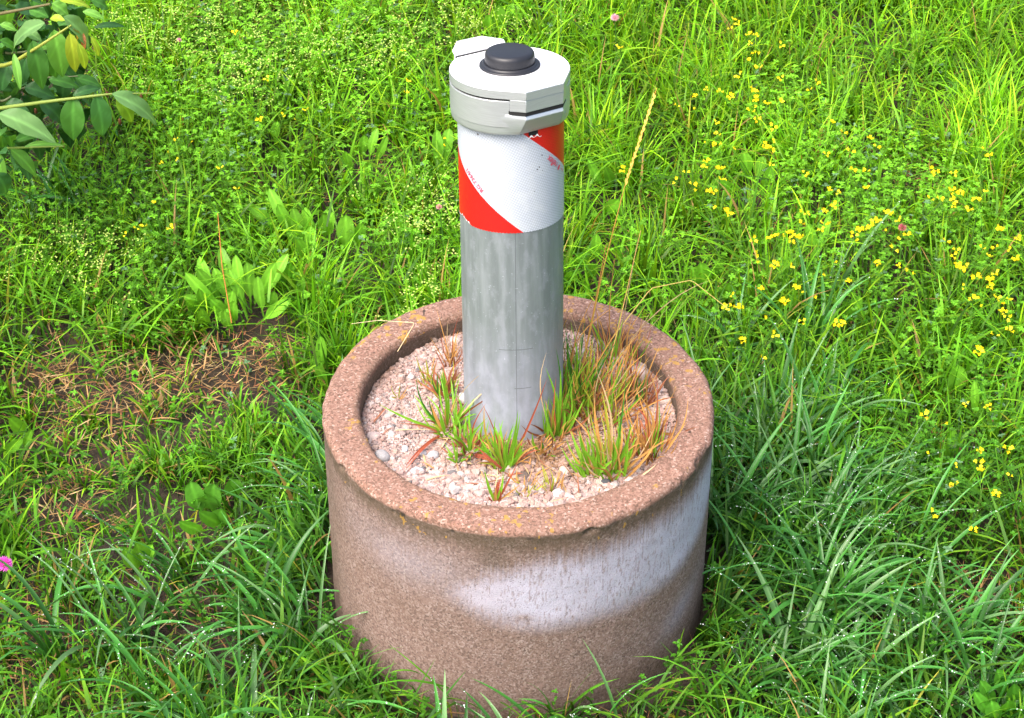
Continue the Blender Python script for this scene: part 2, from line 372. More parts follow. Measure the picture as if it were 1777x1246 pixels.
def gravel():
    VV, FF, CC = [], [], []; off = 0
    pal = np.array([(.56, .40, .35), (.62, .47, .42), (.50, .34, .29), (.66, .55, .50), (.58, .44, .36), (.46, .36, .33), (.52, .48, .46), (.70, .62, .58)])
    pts = []
    n = 36000
    r = RI*np.sqrt(rng.random(n))*.995; a = rng.random(n)*2*np.pi
    x, y = r*np.cos(a), r*np.sin(a)
    fine = fbm(np.stack([x, y, 0*x], 1), 9, 2, 61)
    coarse = sstep(.3, -.2, (-y+.6*x-.02)/.1+.3)     # finer towards the back-left, coarser in front
    coarse = sstep(-.06, -.12, y + .25*x*0)
    rad = .0008 + .00085*rng.random(n)**1.5 + coarse*.0011*rng.random(n)**2 + .0022*(rng.random(n) < .02+.06*coarse)
    keep = (r + rad*.8 < RI)
    x, y, rad, coarse = x[keep], y[keep], rad[keep], coarse[keep]; n = len(x)
    z = ghz(x, y) + rad*(rng.random(n)*1.1-.35)
    s = rad[:, None]*(.75+.6*rng.random((n, 3))); s[:, 2] *= .8
    ang = rng.random(n)*2*np.pi; jit = 1+.55*(rng.random((n, len(IV)))-.5)
    L = IV[None]*jit[:, :, None]*s[:, None, :]
    X = L[..., 0]*np.cos(ang)[:, None]-L[..., 1]*np.sin(ang)[:, None]+x[:, None]
    Y = L[..., 0]*np.sin(ang)[:, None]+L[..., 1]*np.cos(ang)[:, None]+y[:, None]
    Z = L[..., 2]+z[:, None]
    V = np.stack([X, Y, Z], -1).reshape(-1, 3)
    F = (IF[None]+(np.arange(n)*len(IV))[:, None, None]).reshape(-1, 3)
    c = np.array([.76, .735, .745])*.78*pal[rng.choice(len(pal), n, p=[.24, .22, .12, .14, .12, .06, .05, .05])]*(.85+.3*rng.random((n, 1)))
    dk = rng.random(n) < .018; c[dk] = np.array([.12, .11, .11])
    # damp, brown and mossy where the tufts root
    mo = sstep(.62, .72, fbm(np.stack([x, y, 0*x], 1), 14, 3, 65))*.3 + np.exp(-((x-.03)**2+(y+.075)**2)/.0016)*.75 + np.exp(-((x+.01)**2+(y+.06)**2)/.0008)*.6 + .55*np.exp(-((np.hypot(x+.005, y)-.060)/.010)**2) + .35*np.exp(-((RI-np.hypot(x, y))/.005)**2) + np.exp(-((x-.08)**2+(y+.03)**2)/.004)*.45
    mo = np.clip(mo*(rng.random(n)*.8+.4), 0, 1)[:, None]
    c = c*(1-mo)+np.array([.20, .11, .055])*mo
    C = np.repeat(c, len(IV), 0)
    o = mk('gravel', V, F, M_stone, C, smooth=False); tag(o, 'fine pinkish gravel filling the ring planter', 'gravel', None, 'stuff')
    # bed of finer sand below the stones
    q = np.array([[0, 0]]+[[RI*.999*math.cos(k/64*2*np.pi), RI*.999*math.sin(k/64*2*np.pi)] for k in range(64)])
    rr = np.linspace(0, RI+.002, 30); tt = np.linspace(0, 2*np.pi, 96, endpoint=False); A, B = np.meshgrid(rr, tt, indexing='ij')
    P = np.stack([(A*np.cos(B)).ravel(), (A*np.sin(B)).ravel()], 1); z = ghz(P[:, 0], P[:, 1])-.0012
    i = np.arange(30*96).reshape(30, 96); j = np.roll(i, -1, 1)
    F = np.stack([i[:-1].ravel(), i[1:].ravel(), j[1:].ravel(), j[:-1].ravel()], 1)
    o = mk('gravel_bed', np.c_[P, z], F, M_stone, np.full((len(P), 3), .3)*np.array([1, .72, .62])); tag(o, 'damp sandy bed under the gravel in the planter', 'gravel', None, 'stuff')
gravel()

def litter():
    n = 520; r = RI*.96*np.sqrt(rng.random(n)); a = rng.random(n)*6.283; x, y = r*np.cos(a), r*np.sin(a)
    k = (rng.random(n) < np.clip(np.exp(-((x-.05)**2+(y+.02)**2)/.008)*1.2+np.exp(-((x+.03)**2+(y+.08)**2)/.002)+.06, 0, 1))*(np.hypot(x, y) > .062); x, y = x[k], y[k]; n = len(x)
    B = np.stack([x, y, ghz(x, y)+.0035], 1); L = .012+.03*rng.random(n); az = rng.random(n)*6.283
    e = np.hypot(x+np.cos(az)*L, y+np.sin(az)*L) > RI-.004; az[e] += np.pi
    c = np.array([(.42, .26, .12), (.50, .24, .08), (.28, .11, .06), (.55, .42, .22), (.20, .10, .05)])[rng.integers(0, 5, n)]
    V, F, C, _ = ribbons(B, az, 1.25+.35*rng.random(n), .1+.5*rng.random(n), L, .001+.0016*rng.random(n), c*.8, c, 5, tw=(rng.random(n)-.5))
    V[:, 2] = np.maximum(V[:, 2], ghz(V[:, 0], V[:, 1])+.0015)
    tag(mk('dead_grass_litter', V, F, M_straw, C), 'scraps of dead grass scattered over the gravel in the planter', 'thatch', None, 'stuff')
def stone(px, py, wpx, hpx, col, label, flat=.55, rot=0.):
    p = G(px, py, GZ+.004); p[2] = float(ghz(p[0], p[1])[0]); rx = wpx/1610/2; ry = hpx/1610/2/.75
    nzv = 1+.30*(fbm(IV2+px*.37, 1.3, 2, 5)-.5)+.05*(fbm(IV2+py, 5, 2, 6)-.5)
    V = IV2*nzv[:, None]
    V = np.sign(V)*np.abs(V)**.9
    c, s = math.cos(rot), math.sin(rot); V = V*np.array([rx, ry, (rx+ry)/2*flat])
    V = np.stack([V[:, 0]*c-V[:, 1]*s, V[:, 0]*s+V[:, 1]*c, V[:, 2]], 1) + p + np.array([0, 0, (rx+ry)/2*flat*.45])
    if p[0]**2+p[1]**2 > (RI-rx)**2: V[:, :2] *= (RI-rx*1.05)/math.hypot(p[0], p[1])
    cc = np.array(col)*.60*(.85+.3*fbm(IV2+py, 3, 3, 8))[:, None]
    o = mk('stone', V, IF2, M_stone, cc); tag(o, label, 'stone', 'larger stones lying on the gravel')
PINK, WHITE, GREY, DARK = (.66, .52, .46), (.74, .72, .70), (.45, .43, .43), (.09, .09, .10)
for a in [
    (1107, 650, 40, 28, (.70, .55, .47), 'largest pale peach stone at the back of the planter beside dry grass', .8, .2),
    (1158, 690, 22, 18, PINK, 'pointed pink stone wedged against the inner wall of the planter', .6, .8),
    (724, 824, 24, 13, (.62, .66, .74), 'flat bluish white pebble near the front edge of the gravel', .5, -.1),
    (663, 797, 26, 22, GREY, 'grey stone against the planter wall below a smaller pale stone', .7, .4),
    (648, 757, 24, 16, (.52, .42, .40), 'dull pinkish grey flat stone at the outer edge of the gravel', .4, 0),
    (752, 796, 20, 14, (.50, .49, .50), 'grey angular stone in front of the small green grass tuft', .7, .5),
    (735, 790, 13, 14, (.48, .47, .50), 'small slate grey stone beside the angular grey stone', .7, -.5),
    (703, 781, 12, 11, (.72, .72, .76), 'small white stone among the grey stones at the gravel edge', .8, .1),
    (791, 862, 22, 14, (.75, .62, .56), 'cream stone touching the front rim of the planter', .6, .3),
    (885, 843, 16, 12, WHITE, 'white stone beside the foremost reddish grass tuft', .7, .6),
    (968, 865, 20, 18, (.74, .68, .66), 'round white stone at the front rim to the side of the straw', .6, -.6),
    (980, 824, 18, 18, (.72, .54, .47), 'salmon pink stone in front of the broad leaved tuft', .7, .4),
    (1050, 843, 18, 12, DARK, 'black pebble at the front rim under the orange tuft', .7, 0),
    (910, 833, 20, 14, (.16, .12, .10), 'dark brown stone in the front middle of the gravel', .6, .2),
    (803, 696, 14, 16, (.74, .72, .68), 'small white stone touching the foot of the steel pole', .9, .3),
    (1085, 715, 13, 10, (.35, .36, .38), 'small grey stone deep inside the dry orange grass', .8, .2),
    (750, 838, 26, 16, (.56, .44, .41), 'wide flat mauve stone near the front rim', .35, .1),
    (1100, 600, 16, 12, (.64, .50, .42), 'pale stone near the inner wall at the very back', .7, 0),
    (1010, 610, 16, 12, (.62, .50, .44), 'pale pink stone behind the steel pole in the grass', .7, .5),
    (1146, 672, 12, 9, (.50, .45, .47), 'lilac grey pebble beside the pointed pink stone', .8, .1),
    (790, 590, 22, 14, (.66, .50, .44), 'pink stone behind the pole by the reddish stalks', .6, .1),
]: stone(*a)

# ---------------------------------------------------------------- bollard (leans a little away)
AX = np.array([-.0092, .1407, 1.]); AX /= np.linalg.norm(AX)
E1 = np.cross([0, 1, 0], AX); E1 /= np.linalg.norm(E1); E2 = np.cross(AX, E1)
BO = np.array([-.0052, .0026, RIM_H-.02])
PR = .0531
def loc(a, b, s):                              # bollard frame -> world
    a, b, s = np.broadcast_arrays(a, b, s)
    return BO + a[..., None]*E1 + b[..., None]*E2 + s[..., None]*AX
bol = empty('bollard', BO, 'short grey steel bollard with red and white reflective band standing in the gravel planter', 'bollard')
def tube(name, rad, s0, s1, mat, parent, nth=256, ns=60, th0=-np.pi, th1=np.pi, s0f=None, s1f=None, wob=0.0):
    th = np.linspace(th0, th1, nth); k = np.linspace(0, 1, ns)
    T, K = np.meshgrid(th, k, indexing='ij')
    a = np.vectorize(s0f)(T) if s0f else s0; b = np.vectorize(s1f)(T) if s1f else s1
    S = a+(b-a)*K
    P = loc(rad*np.cos(T), rad*np.sin(T), S).reshape(-1, 3)
    i = np.arange(nth*ns).reshape(nth, ns)
    F = np.stack([i[:-1, :-1].ravel(), i[1:, :-1].ravel(), i[1:, 1:].ravel(), i[:-1, 1:].ravel()], 1)
    return mk(name, P, F, mat, parent=parent, uv=np.stack([(T*rad).ravel(), S.ravel()], 1))
tube('pole', PR, -.06, .372, M_galv, bol)
def jag(T):
    d = math.degrees(T); b = .2420
    if -176 < d < -140: b += .0050*math.sin((d+176)/36*math.pi)**.7*(.9+.15*math.sin(d*.35)) + .0004*math.sin(d*.9)
    b += .0003*math.sin(d*1.7)
    return b
band = tube('reflective_band', PR+.0004, .242, .372, M_band, bol, nth=720, ns=40, s0f=jag)
# torn paper lips
def strip(name, th0, th1, sfun, hfun, mat, parent, rad):
    th = np.linspace(R_(th0), R_(th1), 60); V = []; 
    for t in th:
        d = math.degrees(t); s = sfun(d); h = hfun(d)
        V += [loc(rad*math.cos(t), rad*math.sin(t), s), loc(rad*math.cos(t), rad*math.sin(t), s+h)]
    F = np.array([(2*i, 2*i+2, 2*i+3, 2*i+1) for i in range(59)])
    return mk(name, np.array(V), F, mat, parent=parent)
strip('torn_edge', -176, -141, lambda d: jag(R_(d))-.0003, lambda d: .0006+.0005*math.sin(d*1.3), M_paper, band, PR+.0006)
strip('torn_edge', -72, -56, lambda d: .3438+.0007*math.sin(d*.9)+.0005*math.sin(d*.37), lambda d: .0012+.0008*math.sin(d*.9), M_paper, band, PR+.0008)
strip('torn_gap', -71, -60, lambda d: .3458, lambda d: .008, M_gap, band, PR+.0006)
# printed marks, wrapped round the band, upside down as on the photo
def wrap_text(txt, size, u0, v0, ang, name='printed_text', squash=1.0):
    c = bpy.data.curves.new('t', 'FONT'); c.body = txt; c.size = size; c.resolution_u = 3; c.offset = size*.012
    o = bpy.data.objects.new('t', c); SC.collection.objects.link(o); bpy.context.view_layer.update()
    dg = bpy.context.evaluated_depsgraph_get(); me = o.evaluated_get(dg).to_mesh()
    V = np.array([v.co[:] for v in me.vertices]); faces = [tuple(p.vertices) for p in me.polygons]
    o.evaluated_get(dg).to_mesh_clear(); bpy.data.objects.remove(o); bpy.data.curves.remove(c)
    place(V, faces, u0, v0, ang, name, squash)
def place(V, faces, u0, v0, ang, name, squash=1.0):
    ca, sa = math.cos(ang), math.sin(ang)
    x = V[:, 0]*squash; y = V[:, 1]
    u = u0+x*ca-y*sa; v = v0+x*sa+y*ca; rad = PR+.0010; th = u/(PR+.0004)
    P = loc(rad*np.cos(th), rad*np.sin(th), v)
    ks = sorted({len(f) for f in faces}); mk(name, P, [np.array([f for f in faces if len(f) == k]) for k in ks], M_ink, parent=band, smooth=False)
A1 = math.pi-math.atan(.85)
wrap_text('RG 7364/1', .0066, -.1125, .2865-.0005, A1, squash=1.0)
wrap_text('reflex', .0100, -.0290+.0010, .3085-.0015, math.pi-math.atan(.93), squash=.82)
ov = np.array([[.0019*math.cos(t), .0030*math.sin(t), 0] for t in np.linspace(0, 2*np.pi, 32, endpoint=False)])
place(ov, [tuple(range(32))], -.0262, .3012, math.pi-.8, 'printed_mark')
for uu, vv in ((-.0188, .2965), (-.0155, .2935)):
    place(ov*np.array([.5, .35, 1]), [tuple(range(32))], uu, vv, .5, 'printed_mark')

# head: collar, hinged lid, hinge block, button
HC = np.array([-.0006, -.003]); AD = np.array([.541, -.841]); TD = np.array([.841, .541])
def plan(rc, a, hw, n=220):                     # hull of a circle and a flat, same vertex count always
    d = math.hypot(a, hw); base = math.atan2(AD[1], AD[0]); c = math.atan2(hw, a)
    al = math.acos(min(1, rc/d)) if d > rc else 0
    A = base+c+al; B = base-c-al+2*np.pi; th = np.linspace(A, B, n)
    pts = [AD*a-TD*hw, AD*a+TD*hw]
    # going counter-clockwise: flat end on the +TD side first
    arc = [np.array([rc*math.cos(t), rc*math.sin(t)]) for t in th]
    f1, f2 = AD*a-TD*hw, AD*a+TD*hw
    ang = lambda p: math.atan2(p[1], p[0])
    first = f2 if abs((ang(f2)-(base+c)+np.pi) % (2*np.pi)-np.pi) < 1e-6 else f1
    other = f1 if first is f2 else f2
    return np.array([other, first]+arc)+HC
def clip(poly, nrm, d, keep_less=True):
    out = []; s = 1 if keep_less else -1; val = [s*(float(p@nrm)-d) for p in poly]
    for i in range(len(poly)):
        p, q = poly[i], poly[(i+1) % len(poly)]; a, b = val[i], val[(i+1) % len(poly)]
        if a <= 0: out.append(p)
        if a*b < 0: out.append(p+(q-p)*(a/(a-b)))
    return np.array(out)
def loft(name, polys, mat, parent, caps=True, bevel=0.0):
    n = len(polys[0][0]); V = []; F4 = []
    for poly, s in polys: V.append(loc(poly[:, 0], poly[:, 1], s))
    for k in range(len(polys)-1):
        for i in range(n): j = (i+1) % n; F4.append((k*n+i, k*n+j, (k+1)*n+j, (k+1)*n+i))
    bl = [np.array(F4)]
    if caps:
        bl.append(np.array([list(range(n))[::-1]])); bl.append(np.array([[(len(polys)-1)*n+i for i in range(n)]]))
    o = mk(name, np.concatenate(V), bl, mat, parent=parent, smooth=False)
    m = o.modifiers.new('b', 'BEVEL'); m.width = bevel or .0004; m.segments = 2; m.limit_method = 'ANGLE'; m.angle_limit = R_(28)
    try: o.data.set_sharp_from_angle(angle=R_(30))
    except Exception: pass
    return o
head = loft('collar', [(plan(.0572, .0523, .0234), .3510), (plan(.0588, .0540, .0236), .3528), (plan(.0594, .0560, .0232), .3560), (plan(.0596, .0635, .0218), .3693), (plan(.0596, .0632, .0218), .3706), (plan(.0596, .0612, .0216), .3738)], M_alu, bol)
ST = .0527-.0
full = plan(.0596, .0632, .0218)
cr = plan(.0598, .0600, .0215)
loft('collar_ring', [(clip(cr, AD, ST), .3600), (clip(cr, AD, ST), .3875)], M_alu, head)
loft('seam', [(clip(full*.97, AD, ST-.001), .3873), (clip(full*.965, AD, ST-.001), .3899)], M_gap, head)  # black core in the joint, in place of its shade
BK = .0500
lidp = clip(full, AD, -BK, False)
lid = loft('lid', [(lidp, .3897), (lidp, .3994)], M_alu_top, bol, bevel=.0006)
lip = clip(full, AD, ST+.0010, False); loft('lid_lip', [(lip, .3774), (lip, .3897)], M_alu, lid)
fl = plan(.0599, .0636, .0219)
# side walls of the lid in brushed metal
sidep = clip(fl, AD, -BK, False)
loft('lid_side', [(sidep, .3898), (sidep, .3985)], M_alu, lid, bevel=.0003)
gp = clip((full-HC)*.988+HC, AD, ST-.0005, False); loft('lid_gap_shade', [(gp, .3732), (gp, .3776)], M_gap, head, bevel=.0001)  # black inset standing in for the shade under the lip
def tn(t, n): return TD*t-AD*n+HC*0
hb = [np.array([tn(-.0335, .0515), tn(.0275, .0505), tn(.0135, .0755), tn(-.0155, .0765)])]
def grow(p, k, fr): 
    q = p.copy(); q[0] += -AD*fr; q[1] += -AD*fr; return q
loft('hinge_block', [(hb[0], .362), (hb[0], .4015), (grow(hb[0], 0, .0045), .4052)], M_alu_top, bol, bevel=.0009)
gk = np.array([tn(-.0325, .0497), tn(.0268, .0488), tn(.0262, .0502), tn(-.0318, .0511)]); loft('hinge_gap_shade', [(gk, .384), (gk, .4004)], M_gap, head, bevel=.0001)  # added black strip, paints a shade line before the hinge block
def lathe(name, prof, c, mat, parent, n=96):
    th = np.linspace(0, 2*np.pi, n, endpoint=False); V = []
    for r, s in prof: V.append(loc(c[0]+r*np.cos(th), c[1]+r*np.sin(th), np.full(n, s)))
    m = len(prof); i = np.arange(m*n).reshape(m, n); j = np.roll(i, -1, 1)
    F = np.stack([i[:-1].ravel(), j[:-1].ravel(), j[1:].ravel(), i[1:].ravel()], 1)
    return mk(name, np.concatenate(V), F, mat, parent=parent)
T0 = .3996; bc = (-.0005, .0025)
btn = lathe('button', [(.0248, T0), (.0248, T0+.0105), (.0245, T0+.0125), (.0236, T0+.0142), (.0222, T0+.0152), (.020, T0+.0157), (.0001, T0+.0162)], bc, M_rubber, bol)
lathe('button_flange', [(.0305, T0-.001), (.0303, T0+.0012), (.0290, T0+.0020), (.0278, T0+.0014), (.0274, T0+.0034), (.0262, T0+.0040), (.0250, T0+.0036)], bc, M_rubber, btn)

# ---------------------------------------------------------------- blades
def ribbons(B, az, th0, kap, L, W, cb, ct, nseg=5, fold=False, taper=2.2, tw=None, basew=.7):
    n = len(B); t = np.linspace(0, 1, nseg+1); P = np.zeros((n, nseg+1, 3)); P[:, 0] = B
    th = th0[:, None]+kap[:, None]*(t[None]**1.2)
    thm = (th[:, 1:]+th[:, :-1])/2; step = (L/nseg)[:, None]
    hd = np.stack([np.cos(az), np.sin(az), 0*az], 1)
    d = np.sin(thm)[..., None]*hd[:, None]+np.cos(thm)[..., None]*np.array([0, .10, 1.])
    P[:, 1:] = B[:, None]+np.cumsum(d*step[..., None], 1)
    tw = np.zeros(n) if tw is None else tw
    side = np.stack([-np.sin(az+tw), np.cos(az+tw), 0*az], 1)
    wp = np.minimum(1, basew+(1-basew)*t*4)*(1-t**taper)+.02
    hw = W[:, None]/2*wp[None]
    A = P-side[:, None]*hw[..., None]; C = P+side[:, None]*hw[..., None]
    col = cb[:, None]+(ct-cb)[:, None]*t[None, :, None]
    if fold:
        up = np.stack([-np.cos(th)*np.cos(az)[:, None], -np.cos(th)*np.sin(az)[:, None], np.sin(th)], -1)
        A = A+up*(hw*.45)[..., None]; C = C+up*(hw*.45)[..., None]
        V = np.stack([A, P, C], 2).reshape(-1, 3); cc = np.stack([col, col*.88, col], 2).reshape(-1, 3)
        i = (np.arange(n)*(nseg+1)*3)[:, None]+(np.arange(nseg)*3)[None]
        F = np.concatenate([np.stack([i, i+1, i+4, i+3], -1).reshape(-1, 4), np.stack([i+1, i+2, i+5, i+4], -1).reshape(-1, 4)])
    else:
        V = np.stack([A, C], 2).reshape(-1, 3); cc = np.stack([col, col], 2).reshape(-1, 3)
        i = (np.arange(n)*(nseg+1)*2)[:, None]+(np.arange(nseg)*2)[None]
        F = np.stack([i, i+1, i+3, i+2], -1).reshape(-1, 4)
    return V, F, cc, P
def join(parts):
    V, F, C, off = [], [], [], 0
    for v, f, c in parts: V.append(v); F.append(f+off); C.append(c); off += len(v)
    return np.concatenate(V), np.concatenate(F), np.concatenate(C)

# ground maps, in the photo's own pixels of the ground (fixed in the world afterwards)
def blob(X, Y, lst):
    v = 0*X
    for cx, cy, rx, ry, a in lst: v = v + a*np.exp(-(((X-cx)/rx)**2+((Y-cy)/ry)**2))
    return v
BARE = [(170, 670, 110, 50, 1), (330, 640, 120, 55, 1.1), (450, 620, 60, 50, .8), (110, 860, 80, 60, .75), (230, 760, 90, 45, .25), (50, 1100, 120, 100, .35), (330, 1080, 130, 110, .2), (1700, 1040, 90, 60, .8), (1600, 300, 50, 30, .8), (1520, 380, 50, 30, .5), (880, 1260, 400, 60, .3), (60, 650, 60, 60, .5), (1180, 560, 40, 25, .4)]
MAT = [(330, 130, 260, 120, 1), (620, 90, 200, 100, .9), (760, 340, 120, 80, .8), (300, 360, 180, 110, 1), (150, 460, 180, 80, .9), (700, 470, 100, 50, .9), (1350, 230, 110, 90, .8), (1450, 420, 170, 130, .9), (1650, 500, 160, 140, .9), (1250, 600, 90, 70, .6), (1660, 830, 150, 150, 1.1), (560, 470, 80, 60, .5), (270, 530, 100, 40, .8), (1600, 360, 120, 80, .6), (80, 1200, 100, 50, .6), (1720, 1180, 60, 60, .6), (450, 260, 150, 80, .7), (1080, 470, 80, 60, .5)]
WET = [(420, 1130, 190, 150, 1.2), (560, 950, 70, 170, .9), (1380, 900, 170, 180, 1.1), (1480, 1120, 260, 160, 1.3), (1250, 780, 60, 120, .8), (900, 1300, 350, 80, 1), (900, 1262, 280, 35, .7), (150, 560, 120, 60, .25), (60, 320, 120, 60, .7)]
SHADE = [(60, 330, 180, 110, 1)]
def maps(B):
    X, Y = toPx(B + np.array([0, 0, .03])); return X, Y, np.clip(blob(X, Y, BARE), 0, 1), np.clip(blob(X, Y, MAT), 0, 1.2), np.clip(blob(X, Y, WET), 0, 1)
CLEAR = [(60, 60, 100, 110), (70, 170, 110, 90), (40, 250, 60, 60), (415, 500, 85, 60), (560, 400, 75, 45), (612, 400, 30, 35), (555, 620, 18, 40), (482, 250, 40, 50), (640, 255, 50, 45), (770, 260, 30, 50), (875, 25, 45, 40), (1050, 320, 30, 40), (1295, 295, 60, 50), (1230, 480, 45, 40), (1402, 420, 25, 40), (1475, 540, 28, 30), (1668, 680, 26, 60), (365, 860, 60, 50), (1015, 435, 35, 40), (1725, 1190, 50, 40), (240, 950, 30, 25)]
LOW = [(300, 770, 330, 120, .50), (90, 930, 200, 200, .32), (330, 1080, 160, 160, .45), (30, 1180, 150, 120, .4), (1700, 1060, 120, 90, .4), (1580, 340, 90, 60, .3), (430, 640, 140, 80, .4), (900, 1300, 500, 90, .3)]
def lowz(X, Y): return 1-np.clip(blob(X, Y, LOW), 0, .62)
def clearz(B):
    X, Y = toPx(np.asarray(B) + np.array([0, 0, .03])); v = 0*X
    for cx, cy, rx, ry in CLEAR: v = np.maximum(v, np.exp(-(((X-cx)/rx)**2+((Y-cy-ry*.5)/ry)**2)**1.5))
    return v
def inframe(n, margin=.10, y0=-.50, y1=1.85):
    y = y0+(y1-y0)*rng.random(n*2); x = (rng.random(n*2)*2-1)*(1.05+margin)
    k = np.abs(x) < .56+.235*(y+.35)+margin
    return x[k][:n], y[k][:n]
def off_planter(x, y, m=.004): return np.hypot(x, y) > RO+m

GC = dict(bright=((.065, .19, .006), (.245, .57, .014)), mid=((.04, .13, .007), (.14, .40, .016)), wet=((.025, .10, .012), (.075, .25, .034)), yel=((.22, .22, .02), (.40, .42, .04)))
def shades(n, X, Y, wet):
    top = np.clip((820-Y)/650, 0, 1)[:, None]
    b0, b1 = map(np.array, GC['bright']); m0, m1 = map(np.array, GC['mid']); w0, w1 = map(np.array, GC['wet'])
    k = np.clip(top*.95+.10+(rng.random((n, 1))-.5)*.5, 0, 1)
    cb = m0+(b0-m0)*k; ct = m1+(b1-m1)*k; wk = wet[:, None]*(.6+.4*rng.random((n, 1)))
    cb = cb+(w0-cb)*wk; ct = ct+(w1-ct)*wk
    q = rng.random((n, 1)); yl = (q < .24)*1.; dp = (q > .74)*1.
    ct = ct*(1+yl*np.array([.55, .12, .1]))*(1-dp*np.array([.5, .38, .15])); cb = cb*(1-dp*.35)
    pt = vnoise(np.stack([X, Y*1.5, 0*X], 1), 1/70., 91)[:, None]; v = (.40+.95*rng.random((n, 1))**.9)*(.62+.72*pt); return cb*v*.85, ct*v  # blade bases darkened in colour, painting shade low in the grass

def meadow():
    parts = []
    # clumps
    nc = 1750; cx, cy = inframe(nc); nc = len(cx); Bc = np.stack([cx, cy, 0*cx], 1)
    X, Y, bare, mat, wet = maps(Bc)
    keep = (rng.random(nc) > bare*.92)*(rng.random(nc) > clearz(Bc)*.9)*(rng.random(nc) > mat*.28)*(rng.random(nc) > wet*.5)*off_planter(cx, cy, .015)
    Bc, X, Y, bare, mat, wet = Bc[keep], X[keep], Y[keep], bare[keep], mat[keep], wet[keep]; nc = len(Bc)
    cnt = rng.integers(12, 42, nc); idx = np.repeat(np.arange(nc), cnt); n = len(idx)
    cl_len = (.075+.070*rng.random(nc))*(1-.35*bare)*(1-.4*clearz(Bc))*.88*lowz(X, Y)
    cl_az = rng.random(nc)*2*np.pi; cl_v = .8+.4*rng.random(nc)
    sp = (.012+.016*rng.random(nc))[idx]; a = rng.random(n)*2*np.pi; r = sp*np.sqrt(rng.random(n))
    B = Bc[idx]+np.stack([r*np.cos(a), r*np.sin(a), 0*a], 1)
    az = a+(rng.random(n)-.5)*3.2
    lean = .45*np.stack([np.cos(cl_az[idx]), np.sin(cl_az[idx])], 1)
    hx, hy = np.cos(az)+lean[:, 0], np.sin(az)+lean[:, 1]; az = np.arctan2(hy, hx)
    L = cl_len[idx]*(.45+.75*rng.random(n)); th0 = .05+.60*rng.random(n)**1.2; kap = .1+2.1*rng.random(n)**1.5
    W = (.0024+.0032*rng.random(n)**1.5)*(1+.25*wet[idx])
    cb, ct = shades(n, X[idx], Y[idx], wet[idx]*.8); cb = cb*cl_v[idx][:, None]; ct = ct*cl_v[idx][:, None]
    k = off_planter(B[:, 0], B[:, 1], .003)
    def push(B, az, L, th0): return B
    fr = (np.hypot(B[:, 0]+np.cos(az)*L*.5, B[:, 1]+np.sin(az)*L*.5) < RO+.012); az = np.where(fr, np.arctan2(B[:, 1], B[:, 0])+(rng.random(n)-.5)*1.8, az)
    br = bare[idx]; dd = rng.random(n) < .04+.3*br; cb[dd] = np.array([.24, .15, .05]); ct[dd] = np.array([.42, .28, .09])*(.6+.6*rng.random((dd.sum(), 1)))
    v, f, c, _ = ribbons(B[k], az[k], th0[k], kap[k], L[k], W[k], cb[k], ct[k], 5, tw=(rng.random(k.sum())-.5)*1.4); parts.append((v, f, c))
    # tangled blades lying over their neighbours
    x, y = inframe(9000); B = np.stack([x, y, .015+.055*rng.random(len(x))], 1); X, Y, bare, mat, wet = maps(B)
    keep = (rng.random(len(x)) > bare*.97)*off_planter(x, y, .02)*(rng.random(len(x)) > clearz(B)*.8); B, X, Y, wet = B[keep], X[keep], Y[keep], wet[keep]; n = len(B)
    az = rng.random(n)*6.283; fr = np.hypot(B[:, 0]+np.cos(az)*.06, B[:, 1]+np.sin(az)*.06) < RO+.02; az = np.where(fr, np.arctan2(B[:, 1], B[:, 0])+(rng.random(n)-.5)*1.6, az)
    cb, ct = shades(n, X, Y, wet)
    v, f, c, _ = ribbons(B, az, .7+.7*rng.random(n), .1+1.2*rng.random(n), (.04+.07*rng.random(n))*lowz(X, Y), .002+.0026*rng.random(n), cb, ct, 5, tw=(rng.random(n)-.5)*1.6); parts.append((v, f, c))
    # fillers
    x, y = inframe(30000); B = np.stack([x, y, 0*x], 1); X, Y, bare, mat, wet = maps(B)
    keep = (rng.random(len(x)) > bare*.45)*(rng.random(len(x)) > clearz(B)*.75)*(rng.random(len(x)) > mat*.4)*off_planter(x, y)
    B, X, Y, bare, mat, wet = B[keep], X[keep], Y[keep], bare[keep], mat[keep], wet[keep]; n = len(B)
    L = (.035+.075*rng.random(n))*(1-.5*bare)*(1-.4*clearz(B))*lowz(X, Y); az = rng.random(n)*2*np.pi
    fr = (np.hypot(B[:, 0], B[:, 1]) < RO+.06); az = np.where(fr, np.arctan2(B[:, 1], B[:, 0])+(rng.random(n)-.5)*2.4, az)
    cb, ct = shades(n, X, Y, wet); 
    yl = rng.random(n) < .035+.35*bare; y0, y1 = map(np.array, GC['yel']); cb[yl] = y0*(.6+.6*rng.random((yl.sum(), 1))); ct[yl] = y1*(.6+.6*rng.random((yl.sum(), 1)))
    v, f, c, _ = ribbons(B, az, .1+.7*rng.random(n), .1+1.2*rng.random(n), L, .0018+.0024*rng.random(n), cb, ct, 4, tw=(rng.random(n)-.5)*2); parts.append((v, f, c))
    # beyond the frame, coarser
    n = 90000; x = (rng.random(n)*2-1)**3*1.2+(rng.random(n)*2-1)*1.5; y = -1.1+4.0*rng.random(n)
    k = ~((np.abs(x) < .60+.235*(y+.35))*(y > -.5)*(y < 1.85))*off_planter(x, y); B = np.stack([x, y, 0*x], 1)[k]; n = len(B)
    Xo, Yo = toPx(B); cb, ct = shades(n, Xo, np.clip(Yo, 0, 900), np.zeros(n))
    v, f, c, _ = ribbons(B, rng.random(n)*6.28, .1+.5*rng.random(n), .2+1.1*rng.random(n), .08+.09*rng.random(n), .003+.004*rng.random(n), cb, ct, 4, tw=(rng.random(n)-.5)*2); parts.append((v, f, c))
    V, F, C = join(parts); o = mk('meadow_grass', V, F, M_grass, C, smooth=True)
